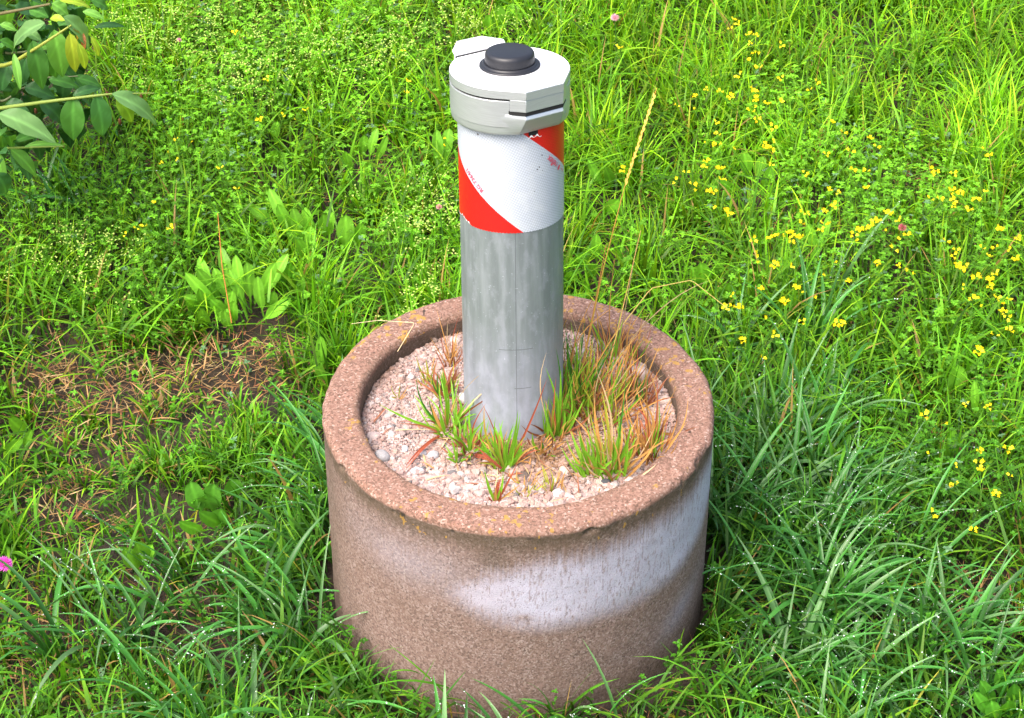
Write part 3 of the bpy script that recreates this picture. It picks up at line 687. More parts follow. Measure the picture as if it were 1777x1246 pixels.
    tag(o, 'dense bright green meadow grass round the planter', 'grass', None, 'stuff')
meadow()

# long wet blades, bluish green, arching; with dew
def wetgrass():
    nc = 400; cx, cy = inframe(nc*5); B = np.stack([cx, cy, 0*cx], 1); X, Y, bare, mat, wet = maps(B)
    k = (rng.random(len(cx)) < wet**1.2*.9)*off_planter(cx, cy, .012); k &= np.cumsum(k) < 520
    Bc, X, Y = B[k], X[k], Y[k]; nc = len(Bc); cnt = rng.integers(5, 13, nc); idx = np.repeat(np.arange(nc), cnt); n = len(idx)
    a = rng.random(n)*6.283; r = .012*np.sqrt(rng.random(n)); B = Bc[idx]+np.stack([r*np.cos(a), r*np.sin(a), 0*a], 1)
    # bend outwards from the planter and, in front of it, to the sides
    rad = np.arctan2(B[:, 1], B[:, 0]); az = np.where(rng.random(n) < .55, rng.random(n)*6.283, rad+(rng.random(n)-.5)*2.2)
    near = np.hypot(B[:, 0]+np.cos(az)*.05, B[:, 1]+np.sin(az)*.05) < RO+.01; az = np.where(near, rad+(rng.random(n)-.5)*2.0, az)
    front = (np.abs(B[:, 0]) < .18)*(B[:, 1] < -.2)
    L = (.07+.11*rng.random(n))*np.where(front, .8, 1); W = .0028+.0056*rng.random(n)**1.3
    th0 = .05+.55*rng.random(n); kap = .5+1.9*rng.random(n)
    v0 = (.5+.9*rng.random((n, 1))); cb = np.array([.025, .12, .012])*v0; ct = np.array([.07, .26, .040])*v0
    pale = rng.random(n) < .25; ct[pale] = np.array([.17, .33, .12])*(.7+.5*rng.random((pale.sum(), 1)))
    k = off_planter(B[:, 0], B[:, 1], .004)
    B, az, th0, kap, L, W, cb, ct = [q[k] for q in (B, az, th0, kap, L, W, cb, ct)]; n = len(B)
    V, F, C, P = ribbons(B, az, th0, kap, L, W, cb, ct, 11, fold=True, taper=2.6, tw=(rng.random(n)-.5)*.8)
    ok = np.hypot(P[..., 0], P[..., 1]).min(1) > RO+.001
    o = mk('wet_grass', V, F, M_wet, C); tag(o, 'long arching bluish green grass wet with dew at the foot of the planter', 'grass', None, 'stuff')
    # dew beads along the upper part of the blades
    sel = rng.random(n) < .5; Q = []; RR = []
    for i in np.where(sel)[0]:
        m = rng.integers(5, 30); t = .25+.75*rng.random(m)**.8; s = t*11; j = np.minimum(s.astype(int), 10); f = (s-j)[:, None]
        p = P[i, j]*(1-f)+P[i, j+1]*f; side = np.array([-math.sin(az[i]), math.cos(az[i]), 0])
        p = p+side*((rng.random((m, 1))-.5)*W[i]*.8)+np.array([0, 0, .0006]); Q.append(p); RR.append(.00018+.0008*rng.random(m)**4)
    Q = np.concatenate(Q); RR = np.concatenate(RR); m = len(Q)
    V = (IV0[None]*RR[:, None, None]*np.array([1, 1, .8])+Q[:, None]).reshape(-1, 3); F = (IF0[None]+(np.arange(m)*12)[:, None, None]).reshape(-1, 3)
    o = mk('dew_drops', V, F, M_dew); tag(o, 'tiny dew drops beading on the arching grass blades', 'dew', None, 'stuff')
wetgrass()

# thatch: dry straw lying about, thick in the bare patches
def thatch():
    n0 = 90000; x, y = inframe(n0); B = np.stack([x, y, 0*x], 1); X, Y, bare, mat, wet = maps(B)
    k = (rng.random(len(x)) < .10+bare*.95)*off_planter(x, y, .01); B = B[k]; bare = bare[k]; n = len(B)
    B[:, 2] = .001+rng.random(n)*(.016+.022*bare)
    L = .008+.034*rng.random(n)**1.4; c = np.array([(.34, .18, .07), (.40, .24, .10), (.26, .11, .05), (.46, .33, .16), (.18, .10, .05)])[rng.integers(0, 5, n)]*(.6+.7*rng.random((n, 1)))
    th0 = 1.15+.4*rng.random(n); az = rng.random(n)*6.28
    V, F, C, _ = ribbons(B, az, th0, (rng.random(n)-.4)*.9, L, .0007+.0018*rng.random(n)**2, c*.8, c, 3, tw=(rng.random(n)-.5))
    V[:, 2] = np.maximum(V[:, 2], .0015)
    o = mk('dry_thatch', V, F, M_straw, C); tag(o, 'brown dead grass lying on the soil in the bare patches', 'thatch', None, 'stuff')
thatch()

# trefoil leaves: mats of small leaflets on thin stems
def leaflets(Pc, az, tilt, L, W, col):
    u = np.array([0, .35, .78, 1., .78, .35]); s = np.array([0, .5, .42, 0, -.42, -.5])
    n = len(Pc); d = np.stack([np.cos(az)*np.cos(tilt), np.sin(az)*np.cos(tilt), np.sin(tilt)], 1); e = np.stack([-np.sin(az), np.cos(az), 0*az], 1)
    V = Pc[:, None]+d[:, None]*(u[None]*L[:, None])[..., None]+e[:, None]*(s[None]*W[:, None])[..., None]
    V[:, 1, 2] += L*.12; V[:, 5, 2] += L*.12; V[:, 2, 2] += L*.08; V[:, 4, 2] += L*.08; V[:, 3, 2] -= L*.12
    F = (np.arange(n)*6)[:, None]+np.arange(6)[None]
    return V.reshape(-1, 3), F, np.repeat(col, 6, 0)
def trefoil():
    x, y = inframe(38000); B = np.stack([x, y, 0*x], 1); X, Y, bare, mat, wet = maps(B); mat = mat*(1-.9*np.exp(-(((X-110)/190)**2+((Y-120)/200)**2)**1.5))
    pn = fbm(np.c_[x, y, 0*x], 9, 2, 77)
    k = (rng.random(len(x)) < (mat*.75+.16)*(.1+1.6*pn)*(1-.6*bare)*(1-.8*clearz(B)))*off_planter(x, y, .01); B, X, Y, mat = B[k], X[k], Y[k], mat[k]; n = len(B)
    hgt = (.025+.075*rng.random(n)**.8)*np.clip(.55+.55*mat, 0, 1.1); P = B.copy(); P[:, 2] = hgt; P[:, 1] += .1*hgt
    nl = 5; az0 = rng.random(n)*6.28; az = (az0[:, None]+np.arange(nl)[None]*6.283/nl*1.0+(rng.random((n, nl))-.5)*.6).ravel()
    tilt = (-.15+.9*rng.random((n, nl))).ravel(); L = np.repeat(.0031+.0034*rng.random(n), nl)*(.8+.4*rng.random(n*nl))
    top = np.clip((900-Y)/700, 0, 1)[:, None]
    c = (np.array([.06, .21, .010])+(np.array([.18, .46, .018])-np.array([.06, .21, .010]))*top)*(.5+.85*rng.random((n, 1)))
    gz = rng.random(n) < .06; c[gz] = np.array([.11, .22, .10])*(.8+.4*rng.random((gz.sum(), 1)))
    V, F, C = leaflets(np.repeat(P, nl, 0), az, tilt, L, L*(.45+.2*rng.random(n*nl)), np.repeat(c, nl, 0)*(.85+.3*rng.random((n*nl, 1))))
    # second whorl lower on the stem
    P2 = P.copy(); P2[:, 2] *= .7; m = n; nl2 = 3; az = (rng.random((m, nl2))*6.28).ravel()
    V2, F2, C2 = leaflets(np.repeat(P2, nl2, 0), az, (rng.random(m*nl2)*.8-.1), (.005+.004*rng.random(m*nl2)), (.0025+.002*rng.random(m*nl2)), np.repeat(c*.85, nl2, 0))
    Vs, Fs, Cs, _ = ribbons(B, rng.random(n)*6.28, .02+.1*rng.random(n), 0*rng.random(n)+.05, hgt, np.full(n, .0007), c*.7, c, 2, taper=8)
    bl = [F, F2+len(V), Fs+len(V)+len(V2)]
    o = mk('trefoil_leaves', np.concatenate([V, V2, Vs]), bl, M_leaf, np.concatenate([C, C2, Cs]), smooth=False)
    tag(o, 'mats of small green trefoil and clover leaves among the grass', 'ground cover', None, 'stuff')
    # bedstraw: haze of tiny pale yellow green florets
    X0 = [(430, 110, 170, 60), (640, 70, 160, 50), (130, 440, 90, 50), (760, 360, 90, 60), (230, 50, 70, 40), (330, 40, 120, 40), (720, 500, 60, 30), (880, 30, 120, 30)]
    Q = []
    for cx, cy, rx, ry in X0:
        for _ in range(int(rx*ry/120)):
            p = G(cx+rx*rng.normal()*.6, cy+ry*rng.normal()*.6, .10+.05*rng.random())
            if math.hypot(p[0], p[1]) > RO+.03: m = 9; Q.append(p+rng.normal(size=(m, 3))*np.array([.006, .006, .006]))
    Q = np.concatenate(Q); m = len(Q)
    V, F, C = leaflets(Q, rng.random(m)*6.28, rng.random(m)*.8, .0022+.0014*rng.random(m), .0018+.001*rng.random(m), np.array([.42, .55, .12])*(.7+.5*rng.random((m, 1))))
    o = mk('bedstraw', V, F, M_leaf, C, smooth=False); tag(o, 'pale yellowish green bedstraw florets scattered over the far grass', 'ground cover', None, 'stuff')
trefoil()

litter()
# ---------------------------------------------------------------- broad leaves
def leaf_geo(Bp, Tp, width, arch=.15, shape='obovate', fold=.25, col=(.1, .3, .03), nrm=None, nL=12, nW=6, wave=.04, lobes=0., tipcol=None):
    Bp, Tp = np.array(Bp, float), np.array(Tp, float); d = Tp-Bp; L = np.linalg.norm(d); d /= L
    nrm = np.array([0, -.35, 1.]) if nrm is None else np.array(nrm, float)
    s = np.cross(d, nrm); s /= np.linalg.norm(s); nn = np.cross(s, d)
    t = np.linspace(0, 1, nL+1)
    if shape == 'obovate': w = np.where(t < .3, .14+.25*(t/.3)**2, .39+.61*np.sin(np.clip((t-.3)/.7, 0, 1)*np.pi/1.75)**.9)*np.sqrt(np.clip(1-((t-.72)/.285)**4*(t > .72), 0, 1)); w = np.where(t >= 1, .02, w)
    elif shape == 'stalked': w = np.where(t < .38, .10+.10*(t/.38), .20+.80*np.sin(np.clip((t-.38)/.62, 0, 1)*np.pi)**.62); w[-1] = .03
    elif shape == 'ovate': w = np.sin(np.pi*np.clip(t, 0, 1)**.72)**.85; w[0] = .06; w[-1] = .01
    else: w = np.sin(np.pi*t**.85)**.75; w[0] = .08; w[-1] = .01
    u = np.linspace(-1, 1, nW+1); T, U = np.meshgrid(t, u, indexing='ij'); Wd = w[:, None]*np.ones_like(U)
    if lobes: Wd = Wd*(1+lobes*np.sin(T*38+3*(U > 0)))
    z = arch*L*4*T*(1-T)*.5 + fold*width*.5*np.abs(U)*Wd*1.0 + wave*width*np.sin(T*17+U*2.5)*np.abs(U)
    P = Bp+T[..., None]*L*d+(U*Wd*width/2)[..., None]*s+z[..., None]*nn
    c = np.array(col)[None, None]*np.ones(T.shape+(1,)); tc = np.array(tipcol if tipcol else col)
    c = c*(1-T[..., None]**2)+tc*T[..., None]**2
    rib = np.exp(-(U/.10)**2)[..., None]; c = c*(1+.5*rib)
    vein = (np.sin((T*9-np.abs(U)*2.2)*2*np.pi) > .86)[..., None]; c = c*(1+.16*vein)
    i = np.arange((nL+1)*(nW+1)).reshape(nL+1, nW+1)
    F = np.stack([i[:-1, :-1].ravel(), i[1:, :-1].ravel(), i[1:, 1:].ravel(), i[:-1, 1:].ravel()], 1)
    return P.reshape(-1, 3), F, c.reshape(-1, 3)
def rosette(px, py, label, tips, wpx=17, name='broadleaf_rosette', col=(.16, .40, .03), spread=1.0, zt=.085):
    b = G(px, py, .005); r = empty(name, b, label, 'wild plant', 'broad leaved plants in the grass')
    for k, tp in enumerate(tips):
        tx, ty = tp[:2]; ww = (tp[2] if len(tp) > 2 else wpx)/1560*1.5
        h = zt*(.8+.5*random.random()); T = G(tx, ty, h)
        if T[1] < b[1]-.03: T = G(tx, ty, h*.7)
        B = b+np.array([random.gauss(0, .009), random.gauss(0, .008), 0]); B[:2] += (T[:2]-b[:2])*random.uniform(.3, .62)
        v = .65+.55*random.random()
        V, F, C = leaf_geo(B, T, ww, .10+.12*random.random(), 'stalked', random.uniform(.05, .4), np.array(col)*v, lobes=.05 if k % 2 else .015, nL=22, wave=.05, nrm=(random.gauss(0, .25), -.9, .6))
        mk('leaf', V, F, M_leaf, C, parent=r)
def c6(l): return [(240+x/4.15, 300+y/4.15)+tuple(z) for x, y, *z in l]
rosette(436, 548, 'large rosette of rounded light green leaves above the bare patch', c6([(320, 885), (515, 905), (335, 715), (650, 690), (700, 590), (1080, 580), (990, 640), (620, 985), (680, 845), (690, 920), (980, 850), (440, 600), (860, 740), (540, 680), (1100, 900), (420, 690), (780, 640), (590, 530)]))
rosette(375, 520, 'low scattered leaves at the edge of the large rosette', [(322, 520, 15), (345, 500, 14), (350, 535, 16), (378, 480, 14), (335, 475, 13), (400, 545, 13)], 14)
rosette(500, 500, 'small rounded leaves between the large rosette and the planter', [(480, 470, 15), (505, 455, 15), (525, 480, 14), (540, 510, 14), (515, 520, 13)], 14)
rosette(565, 420, 'upright clump of rounded leaves between the large rosette and the steel pole', c6([(790, 220), (1000, 225), (1110, 250), (1200, 245), (1330, 290), (940, 110), (1240, 380), (1060, 420), (1400, 280), (1140, 470)]), 18)
rosette(612, 440, 'single squared leaf plant standing just behind the rosettes', [(600, 372, 26), (625, 385, 18)], 22)
rosette(560, 660, 'small pointed leaf growing against the planter wall', [(556, 583, 15), (545, 620, 12)], 14)
rosette(480, 250, 'light green leaves in the far grass beside yellow flowers', [(482, 210, 16), (470, 262, 30), (500, 280, 26)], 18, spread=1)
rosette(630, 290, 'broad leaves in the far grass near the bollard band', [(632, 234, 17), (655, 222, 14), (672, 235, 12), (600, 262, 18), (645, 280, 20)], 17)
rosette(770, 310, 'leaf pair tucked behind the red part of the band', [(757, 224, 18), (780, 222, 20), (752, 262, 14), (765, 290, 18)], 18)
rosette(880, 40, 'broad leaves in the farthest grass above the bollard cap', [(866, 8, 28), (890, 5, 24), (850, 25, 20), (905, 22, 18)], 24)
rosette(1045, 320, 'pale broad leaf just past the band of the bollard', [(1075, 345, 20), (1050, 290, 16), (1020, 275, 14)], 18)
rosette(1300, 320, 'rounded leaves in the flowery meadow farther back', [(1290, 262, 20), (1325, 270, 18), (1240, 310, 14), (1340, 285, 16), (1255, 330, 22)], 20)
rosette(1240, 500, 'leafy plant behind the rear rim of the planter', [(1215, 455, 24), (1245, 450, 18), (1265, 490, 26), (1228, 505, 20), (1200, 462, 18)], 22)
rosette(1405, 440, 'tall narrow leaves between clusters of yellow flowers', [(1402, 388, 16), (1350, 425, 16), (1440, 370, 12)], 15)
rosette(1460, 560, 'dark broad leaves half hidden in the grass below the flowers', [(1462, 520, 16), (1475, 535, 14), (1492, 512, 13)], 15)
rosette(1668, 720, 'large smooth oval leaf standing in the meadow beside clover', [(1662, 632, 26), (1690, 660, 12)], 24)
rosette(1655, 790, 'drooping pale leaf below the large smooth oval leaf', [(1652, 745, 18), (1640, 770, 10)], 16)
rosette(390, 870, 'jagged bright leaves beside the wet grass near the planter', [(330, 835, 24), (372, 838, 26), (400, 830, 24), (355, 858, 26), (385, 882, 22), (345, 888, 18), (310, 905, 16)], 24, col=(.10, .30, .03))
rosette(250, 970, 'low jagged leaf lying in thin grass near dead thatch', [(235, 940, 22), (215, 950, 18), (265, 945, 16)], 18)
rosette(1000, 455, 'rounded clover like leaves behind the galvanised pole', [(1000, 440, 20), (1020, 425, 20), (1028, 455, 18), (990, 470, 20), (1035, 405, 16)], 19)
rosette(20, 740, 'small leafy sprout beside the tall grass at the picture edge', [(15, 725, 18), (40, 760, 14), (55, 745, 10)], 14)
rosette(1745, 1210, 'trefoil sprig with rounded leaflets in the nearest corner', [(1700, 1180, 16), (1730, 1160, 18), (1760, 1185, 18), (1720, 1215, 18), (1750, 1215, 18), (1690, 1200, 14)], 17, col=(.10, .32, .03))

# ---------------------------------------------------------------- shrub at the back left
def tube_geo(pts, r0, r1, n=7):
    pts = np.array(pts, float); m = len(pts); V = []; t = np.gradient(pts, axis=0); t /= np.linalg.norm(t, axis=1)[:, None]
    for i in range(m):
        a = np.cross(t[i], [0, 0, 1.]); a /= np.linalg.norm(a)+1e-9; b = np.cross(t[i], a); r = r0+(r1-r0)*i/(m-1)
        for k in range(n): V.append(pts[i]+r*(math.cos(6.283*k/n)*a+math.sin(6.283*k/n)*b))
    i = np.arange(m*n).reshape(m, n); j = np.roll(i, -1, 1)
    return np.array(V), np.stack([i[:-1].ravel(), j[:-1].ravel(), j[1:].ravel(), i[1:].ravel()], 1)
def curve3(P, n=14):
    P = np.array(P, float); t = np.linspace(0, 1, n); k = np.linspace(0, 1, len(P))
    return np.stack([np.interp(t, k, P[:, i]) for i in range(3)], 1)
def shrub():
    S = lambda x, y, z: G(x/3.554, y/3.554, z)
    root = G(-200, 330, 0); r = empty('shrub', root, 'leafy shrub with large drooping compound leaves reaching into the meadow', 'shrub')
    DK, MD, LT, YL, GY = (.03, .095, .025), (.065, .19, .03), (.13, .31, .045), (.28, .40, .03), (.13, .26, .08)
    def branch(pts, r0, r1, col, leaves):
        P = curve3([root*0+np.array(p) for p in pts], 16); V, F = tube_geo(P, r0, r1)
        b = mk('branch', V, F, M_leaf, np.tile(col, (len(V), 1)), parent=r)
        for (bx, by), (tx, ty), w_, col_, zb, zt, sh in leaves:
            B = S(bx, by, zb); T = S(tx, ty, zt); ww = w_/3.554/1420*1.15
            out = np.array([.15, -.5, 1.])
            V, F, C = leaf_geo(B, T, ww, .22, sh, .22, np.array(col_)*(.85+.3*random.random()), nrm=out, nL=16, nW=8, tipcol=tuple(np.array(col_)*(1.0)))
            me = mk('leaf', V, F, M_leaf, C, parent=b)
    low = []; fill = []
    for i in range(64):
        x = random.uniform(-80, 470); y = random.uniform(-60, 1080)
        if y > 650 and x > 200: continue
        fill.append(((x, y), (x+random.uniform(-60, 130), y+random.uniform(80, 190)), random.uniform(75, 120), [MD, (.04, .13, .03), (.09, .25, .04), DK][i % 4], .25+.06*random.random(), .20+.03*random.random(), 'ovate'))
    branch([root, S(-120, 300, .20), S(60, 330, .25), S(340, 300, .27)], .004, .001, (.14, .16, .07), fill)
    for i in range(120):
        x = random.uniform(-60, 560); y = random.uniform(0, 1020)
        if x > 560-abs(y-560)*.25+0 or (y > 800 and x > 250) or (y < 160 and x > 420): continue
        low.append(((x, y), (x+random.uniform(-30, 90), y+random.uniform(70, 170)), random.uniform(90, 140), [(.03, .09, .025), (.045, .13, .04), (.06, .16, .05)][i % 3], .20, .14, 'ovate'))  # low leaves coloured dark to paint the shade inside the shrub
    branch([root, S(-120, 600, .12), S(60, 560, .18), S(300, 520, .20)], .004, .001, (.12, .14, .07), low)
    branch([root, S(-250, 120, .34), S(0, 85, .40), S(310, 25, .42)], .004, .0015, (.16, .14, .06), [
        ((275, 140), (75, 335), 115, GY, .42, .36, 'ovate'), ((390, 105), (545, 305), 120, GY, .43, .37, 'ovate'), ((510, 70), (640, 118), 50, LT, .43, .42, 'lance'),
        ((310, 112), (400, 128), 50, YL, .42, .42, 'lance'), ((180, 60), (300, 110), 80, MD, .41, .40, 'ovate'), ((370, 5), (558, 50), 50, YL, .42, .40, 'lance'),
        ((560, 0), (665, 60), 90, MD, .40, .38, 'ovate'), ((95, 60), (230, 90), 110, DK, .38, .36, 'ovate'), ((0, 150), (100, 190), 50, LT, .42, .41, 'lance'), ((320, 20), (420, 100), 90, LT, .40, .38, 'ovate')])
    branch([root, S(-150, 420, .30), S(60, 400, .36), S(250, 280, .40), S(440, 155, .42)], .004, .0012, (.30, .34, .06), [
        ((200, 250), (262, 552), 115, MD, .40, .33, 'ovate'), ((86, 330), (125, 555), 45, LT, .39, .35, 'lance'), ((330, 185), (385, 475), 130, LT, .41, .34, 'ovate'),
        ((430, 205), (465, 445), 85, (.30, .36, .03), .41, .35, 'ovate'), ((480, 265), (525, 425), 55, YL, .41, .37, 'lance'), ((560, 230), (608, 348), 38, YL, .41, .38, 'lance'),
        ((455, 180), (475, 250), 34, (.42, .24, .03), .415, .39, 'ovate'), ((0, 250), (105, 335), 70, MD, .39, .36, 'ovate'), ((225, 300), (345, 290), 55, LT, .385, .38, 'lance'),
        ((150, 190), (262, 262), 60, GY, .39, .375, 'ovate'), ((310, 330), (345, 480), 80, MD, .37, .33, 'ovate'), ((60, 380), (10, 560), 100, DK, .34, .30, 'ovate'), ((160, 360), (140, 520), 90, DK, .33, .29, 'ovate'),
        ((510, 200), (520, 320), 30, (.34, .12, .03), .40, .38, 'lance')])
    branch([root, S(-200, 690, .24), S(0, 668, .30), S(300, 625, .33), S(590, 590, .34), S(700, 578, .34), S(950, 575, .33)], .0035, .0008, (.24, .32, .07), [
        ((455, 600), (452, 865), 135, MD, .335, .27, 'ovate'), ((592, 585), (632, 835), 120, (.08, .24, .06), .34, .27, 'ovate'), ((690, 580), (965, 775), 120, GY, .345, .28, 'ovate'),
        ((720, 600), (815, 755), 110, (.20, .36, .03), .33, .29, 'ovate'), ((-10, 700), (345, 885), 140, GY, .31, .27, 'ovate'), ((240, 625), (385, 760), 120, DK, .31, .27, 'ovate'),
        ((35, 640), (180, 690), 90, DK, .29, .28, 'ovate'), ((450, 590), (620, 545), 60, DK, .32, .32, 'lance'), ((300, 490), (492, 548), 85, MD, .31, .29, 'ovate'), ((150, 540), (345, 610), 100, DK, .30, .28, 'ovate'),
        ((400, 680), (380, 800), 90, DK, .26, .22, 'ovate'), ((480, 485), (625, 540), 70, MD, .31, .29, 'ovate'), ((580, 170), (770, 165), 45, DK, .28, .27, 'lance')])
    branch([root, S(-120, 960, .20), S(20, 915, .24), S(200, 908, .25), S(395, 902, .25)], .003, .0008, (.24, .34, .07), [
        ((150, 905), (395, 900), 42, LT, .25, .24, 'lance'), ((65, 920), (222, 1088), 85, LT, .245, .20, 'ovate'), ((0, 950), (15, 1175), 70, LT, .24, .18, 'ovate'),
        ((-10, 790), (22, 930), 70, MD, .25, .21, 'ovate'), ((80, 880), (260, 830), 60, MD, .24, .23, 'lance'), ((-20, 900), (-30, 1050), 80, MD, .24, .19, 'ovate')])
    branch([root, S(-150, 560, .22), S(0, 640, .24), S(250, 480, .28), S(480, 470, .28)], .003, .0008, (.14, .16, .08), [
        ((x, y), (x+dx, y+dy), 100, DK, .25, .20, 'ovate') for x, y, dx, dy in [(20, 300, 60, 150), (100, 450, 100, 120), (0, 480, 50, 150), (220, 420, 40, 160), (-20, 60, 110, 60), (120, 20, 110, 70), (30, 180, -40, 130), (300, 400, 90, 120), (130, 600, 60, 140), (350, 560, -60, 130), (250, 100, 90, 100), (0, 560, 120, 60), (-40, 350, 90, 60), (60, 740, 60, 110), (220, 780, 80, 80), (420, 400, 70, 110), (230, 200, 40, 140), (-30, 620, 60, 120)]])
shrub()

# ---------------------------------------------------------------- flowers
def flower_mesh(k, seed):
    rs = np.random.default_rng(seed); parts = []
    for i in range(k):
        a = 6.283*i/max(k, 1)+rs.random(); off = np.array([math.cos(a), math.sin(a), 0])*(.0022 if k > 1 else 0)+np.array([0, 0, rs.random()*.002])
        y = np.array([(.85, .70, .01), (.82, .60, .01), (.90, .78, .03)][rs.integers(0, 3)])
        d = np.array([math.cos(a), math.sin(a), .25])
        v, f, c = leaf_geo(off, off+d*.0058, .0048, .35, 'ovate', .5, y, nL=5, nW=4, nrm=(0, 0, 1), wave=.1); parts.append((v, f, c))
        u = np.array([math.cos(a)*.3, math.sin(a)*.3, 1.])
        v, f, c = leaf_geo(off+d*.0018, off+d*.0018+u*.0052, .0056, -.2, 'obovate', -.4, y*.95, nL=5, nW=4, nrm=-d, wave=.1); parts.append((v, f, c))
    P = curve3([(0, 0, 0), (.001, .002, -.02), (0, .004, -.05)], 5); v, f = tube_geo(P, .0004, .0005, 4); parts.append((v, f, np.tile((.10, .24, .03), (len(v), 1))))
    return join(parts)
FM = []
for k in range(6):
    V, F, C = flower_mesh([1, 2, 3, 3, 4, 5][k], 100+k); o = mk('trefoil_flower', V, F, M_petal, C, link=False); FM.append(o)
c7 = [(320,18),(120,40),(400,60),(125,100),(70,142),(128,152),(215,175),(358,145),(402,135),(375,170),(402,182),(390,248),(75,230),(58,262),(140,272),(145,320),(172,325),(30,370),(88,375),(115,382),(5,345),(110,465),(170,482),(195,495),(690,40),(745,90),(780,180),(662,195),(880,118),(908,160),(790,275),(860,278),(557,287),(675,370),(728,383),(862,365),(1175,270),(1205,287),(1285,290),(1437,168),(1465,205),(1270,380),(1295,375),(1320,385),(1280,425),(1290,445),(1390,420),(1412,425),(1440,380),(1362,470),(1170,415),(1220,418),(545,480),(568,488),(652,475),(708,450),(535,535),(655,540),(640,570),(485,585),(500,600),(465,605),(490,630),(415,600),(385,608),(525,610),(800,590),(830,570),(895,535),(910,525),(885,555),(805,625),(950,570),(965,490),(1025,520),(1060,595),(1020,615),(995,660),(1500,555),(1520,570),(1610,615),(1495,655),(1425,655),(1560,665),(1460,697),(1300,665),(1285,690),(1250,625),(315,685),(320,710),(300,612),(410,742),(485,745),(700,730),(655,795),(775,820),(1020,745),(1055,770),(1100,785),(915,730),(1310,745),(1345,745),(1330,760),(1400,805),(1500,785),(1470,815),(1465,845),(1335,845),(1600,715),(515,855),(540,875),(600,900),(458,925),(345,860),(195,885),(180,945),(155,955),(235,955),(525,1018),(550,1018),(360,1005),(400,1085),(250,1110),(705,1030),(740,1030),(1385,910),(1500,905),(1515,925),(1565,912),(1540,975),(1550,990),(1530,965),(1425,945),(1410,1165),(1490,1085),(1560,1065),(350,1200)]
c5 = [(1000,120),(1030,145),(980,170),(1100,210),(1130,215),(1100,258),(1280,270),(1125,320),(1150,325),(1095,365),(1150,410),(1280,460),(1040,455),(840,530),(920,550),(985,575),(1115,540),(1130,545),(1135,590),(1130,615),(1200,622),(1280,610),(1455,540),(1490,490),(775,575),(770,655),(665,630),(320,290),(345,1005),(720,1025),(655,1075),(1100,665)]
c8 = [(920,50),(1155,20),(1180,15),(1090,5),(1000,85),(940,205),(1050,250),(1140,190),(1135,240),(1145,270),(1250,185),(1045,328),(1205,365),(950,440),(1115,505),(1260,290)]
cl = [(0+x/2.768, 350+y/2.768) for x, y in [(655,130),(690,125),(740,10),(605,160),(825,130)]]+[(x/3.554, y/3.554) for x, y in [(850,670),(1090,865),(1180,885),(1040,950),(1000,1010),(1090,990),(1360,1045),(1460,1170),(1745,715),(1605,745),(1650,490),(1450,205)]]+[(440+x/4.15, y/4.15) for x, y in [(215,830),(380,800),(300,870),(45,870),(1100,675),(1130,730),(1105,590),(1080,370),(1370,1000),(1380,1060)]]
fl_ = [(x/2.832+1200, y/2.832+200) for x, y in c7]+[(x/3.417+980, y/3.417) for x, y in c5]+[(x/2.2825+1200, y/2.2825+700) for x, y in c8]
def flab(x, y):
    if x < 1000: return 'lone yellow trefoil flower in the grass on the shrub side of the bollard', 'trefoil flowers on the shrub side'
    if y < 190: return 'yellow trefoil flower in the loose far patch beyond the planter', 'trefoil flowers of the far patch'
    if y > 640: return 'yellow trefoil flower in the dark clover beside the long wet grass', 'trefoil flowers by the wet grass'
    if x < 1330: return 'yellow trefoil flower in the strip nearest the planter', 'trefoil flowers nearest the planter'
    if x < 1560: return 'yellow trefoil flower in the dense middle patch of the flowery meadow', 'trefoil flowers of the middle patch'
    return 'yellow trefoil flower in the outermost patch of the flowery meadow', 'trefoil flowers of the outermost patch'
for x, y in fl_+cl:
    far = x < 1000; o = FM[random.randrange(3) if far else random.randrange(6)].copy(); SC.collection.objects.link(o)
    z = .118+.02*random.random(); o.location = G(x, y, z); s = (.7 if far else .85)*(.7+.5*random.random()); o.scale = (s, s, s); o.rotation_euler = (random.gauss(.35, .3), random.gauss(0, .3), random.random()*6.28)
    lb, g = flab(x, y); tag(o, lb, 'flower', g)
# pink clovers
def clover(px, py, sc, label, z=.12, col=(.62, .20, .42)):
    p = G(px, py, z); r = empty('clover_flower', p, label, 'flower'); q = []
    n = 90; i = np.arange(n)+.5; ph = np.arccos(1-1.55*i/n); a = i*2.39996
    D = np.stack([np.cos(a)*np.sin(ph), np.sin(a)*np.sin(ph), np.cos(ph)], 1)
    for d in D: v, f, c = leaf_geo(p+d*.002*sc, p+d*.0078*sc+np.array([0, 0, .0015*sc]), .0016*sc, .1, 'lance', .4, np.array(col)*(.8+.5*random.random()), nL=3, nW=2, nrm=np.cross(d, [.3, .5, .1])+1e-3); q.append((v, f, c))
    V, F, C = join(q); mk('flower_head', V, F, M_petal, C, parent=r)
    V, F = tube_geo(curve3([p, p+np.array([.004, .006, -.05]), p+np.array([.006, .01, -z])], 6), .0007, .0009, 5); mk('stalk', V, F, M_leaf, np.tile((.09, .22, .04), (len(V), 1)), parent=r)
clover(1067, 32, .9, 'pale pink clover head in the farthest grass behind the bollard cap', .13, (.62, .34, .42))
clover(1566, 396, .8, 'small dusky red clover head among dense yellow flowers', .12, (.45, .14, .16))
clover(8, 981, 1.25, 'magenta clover head at the edge of the bare patch', .08, (.62, .12, .50))
clover(311, 70, .5, 'tiny pink clover bud near the shrub in far grass', .13, (.6, .3, .4))
clover(762, 360, .6, 'small pink clover bud beside the lower corner of the band', .12, (.55, .30, .30))
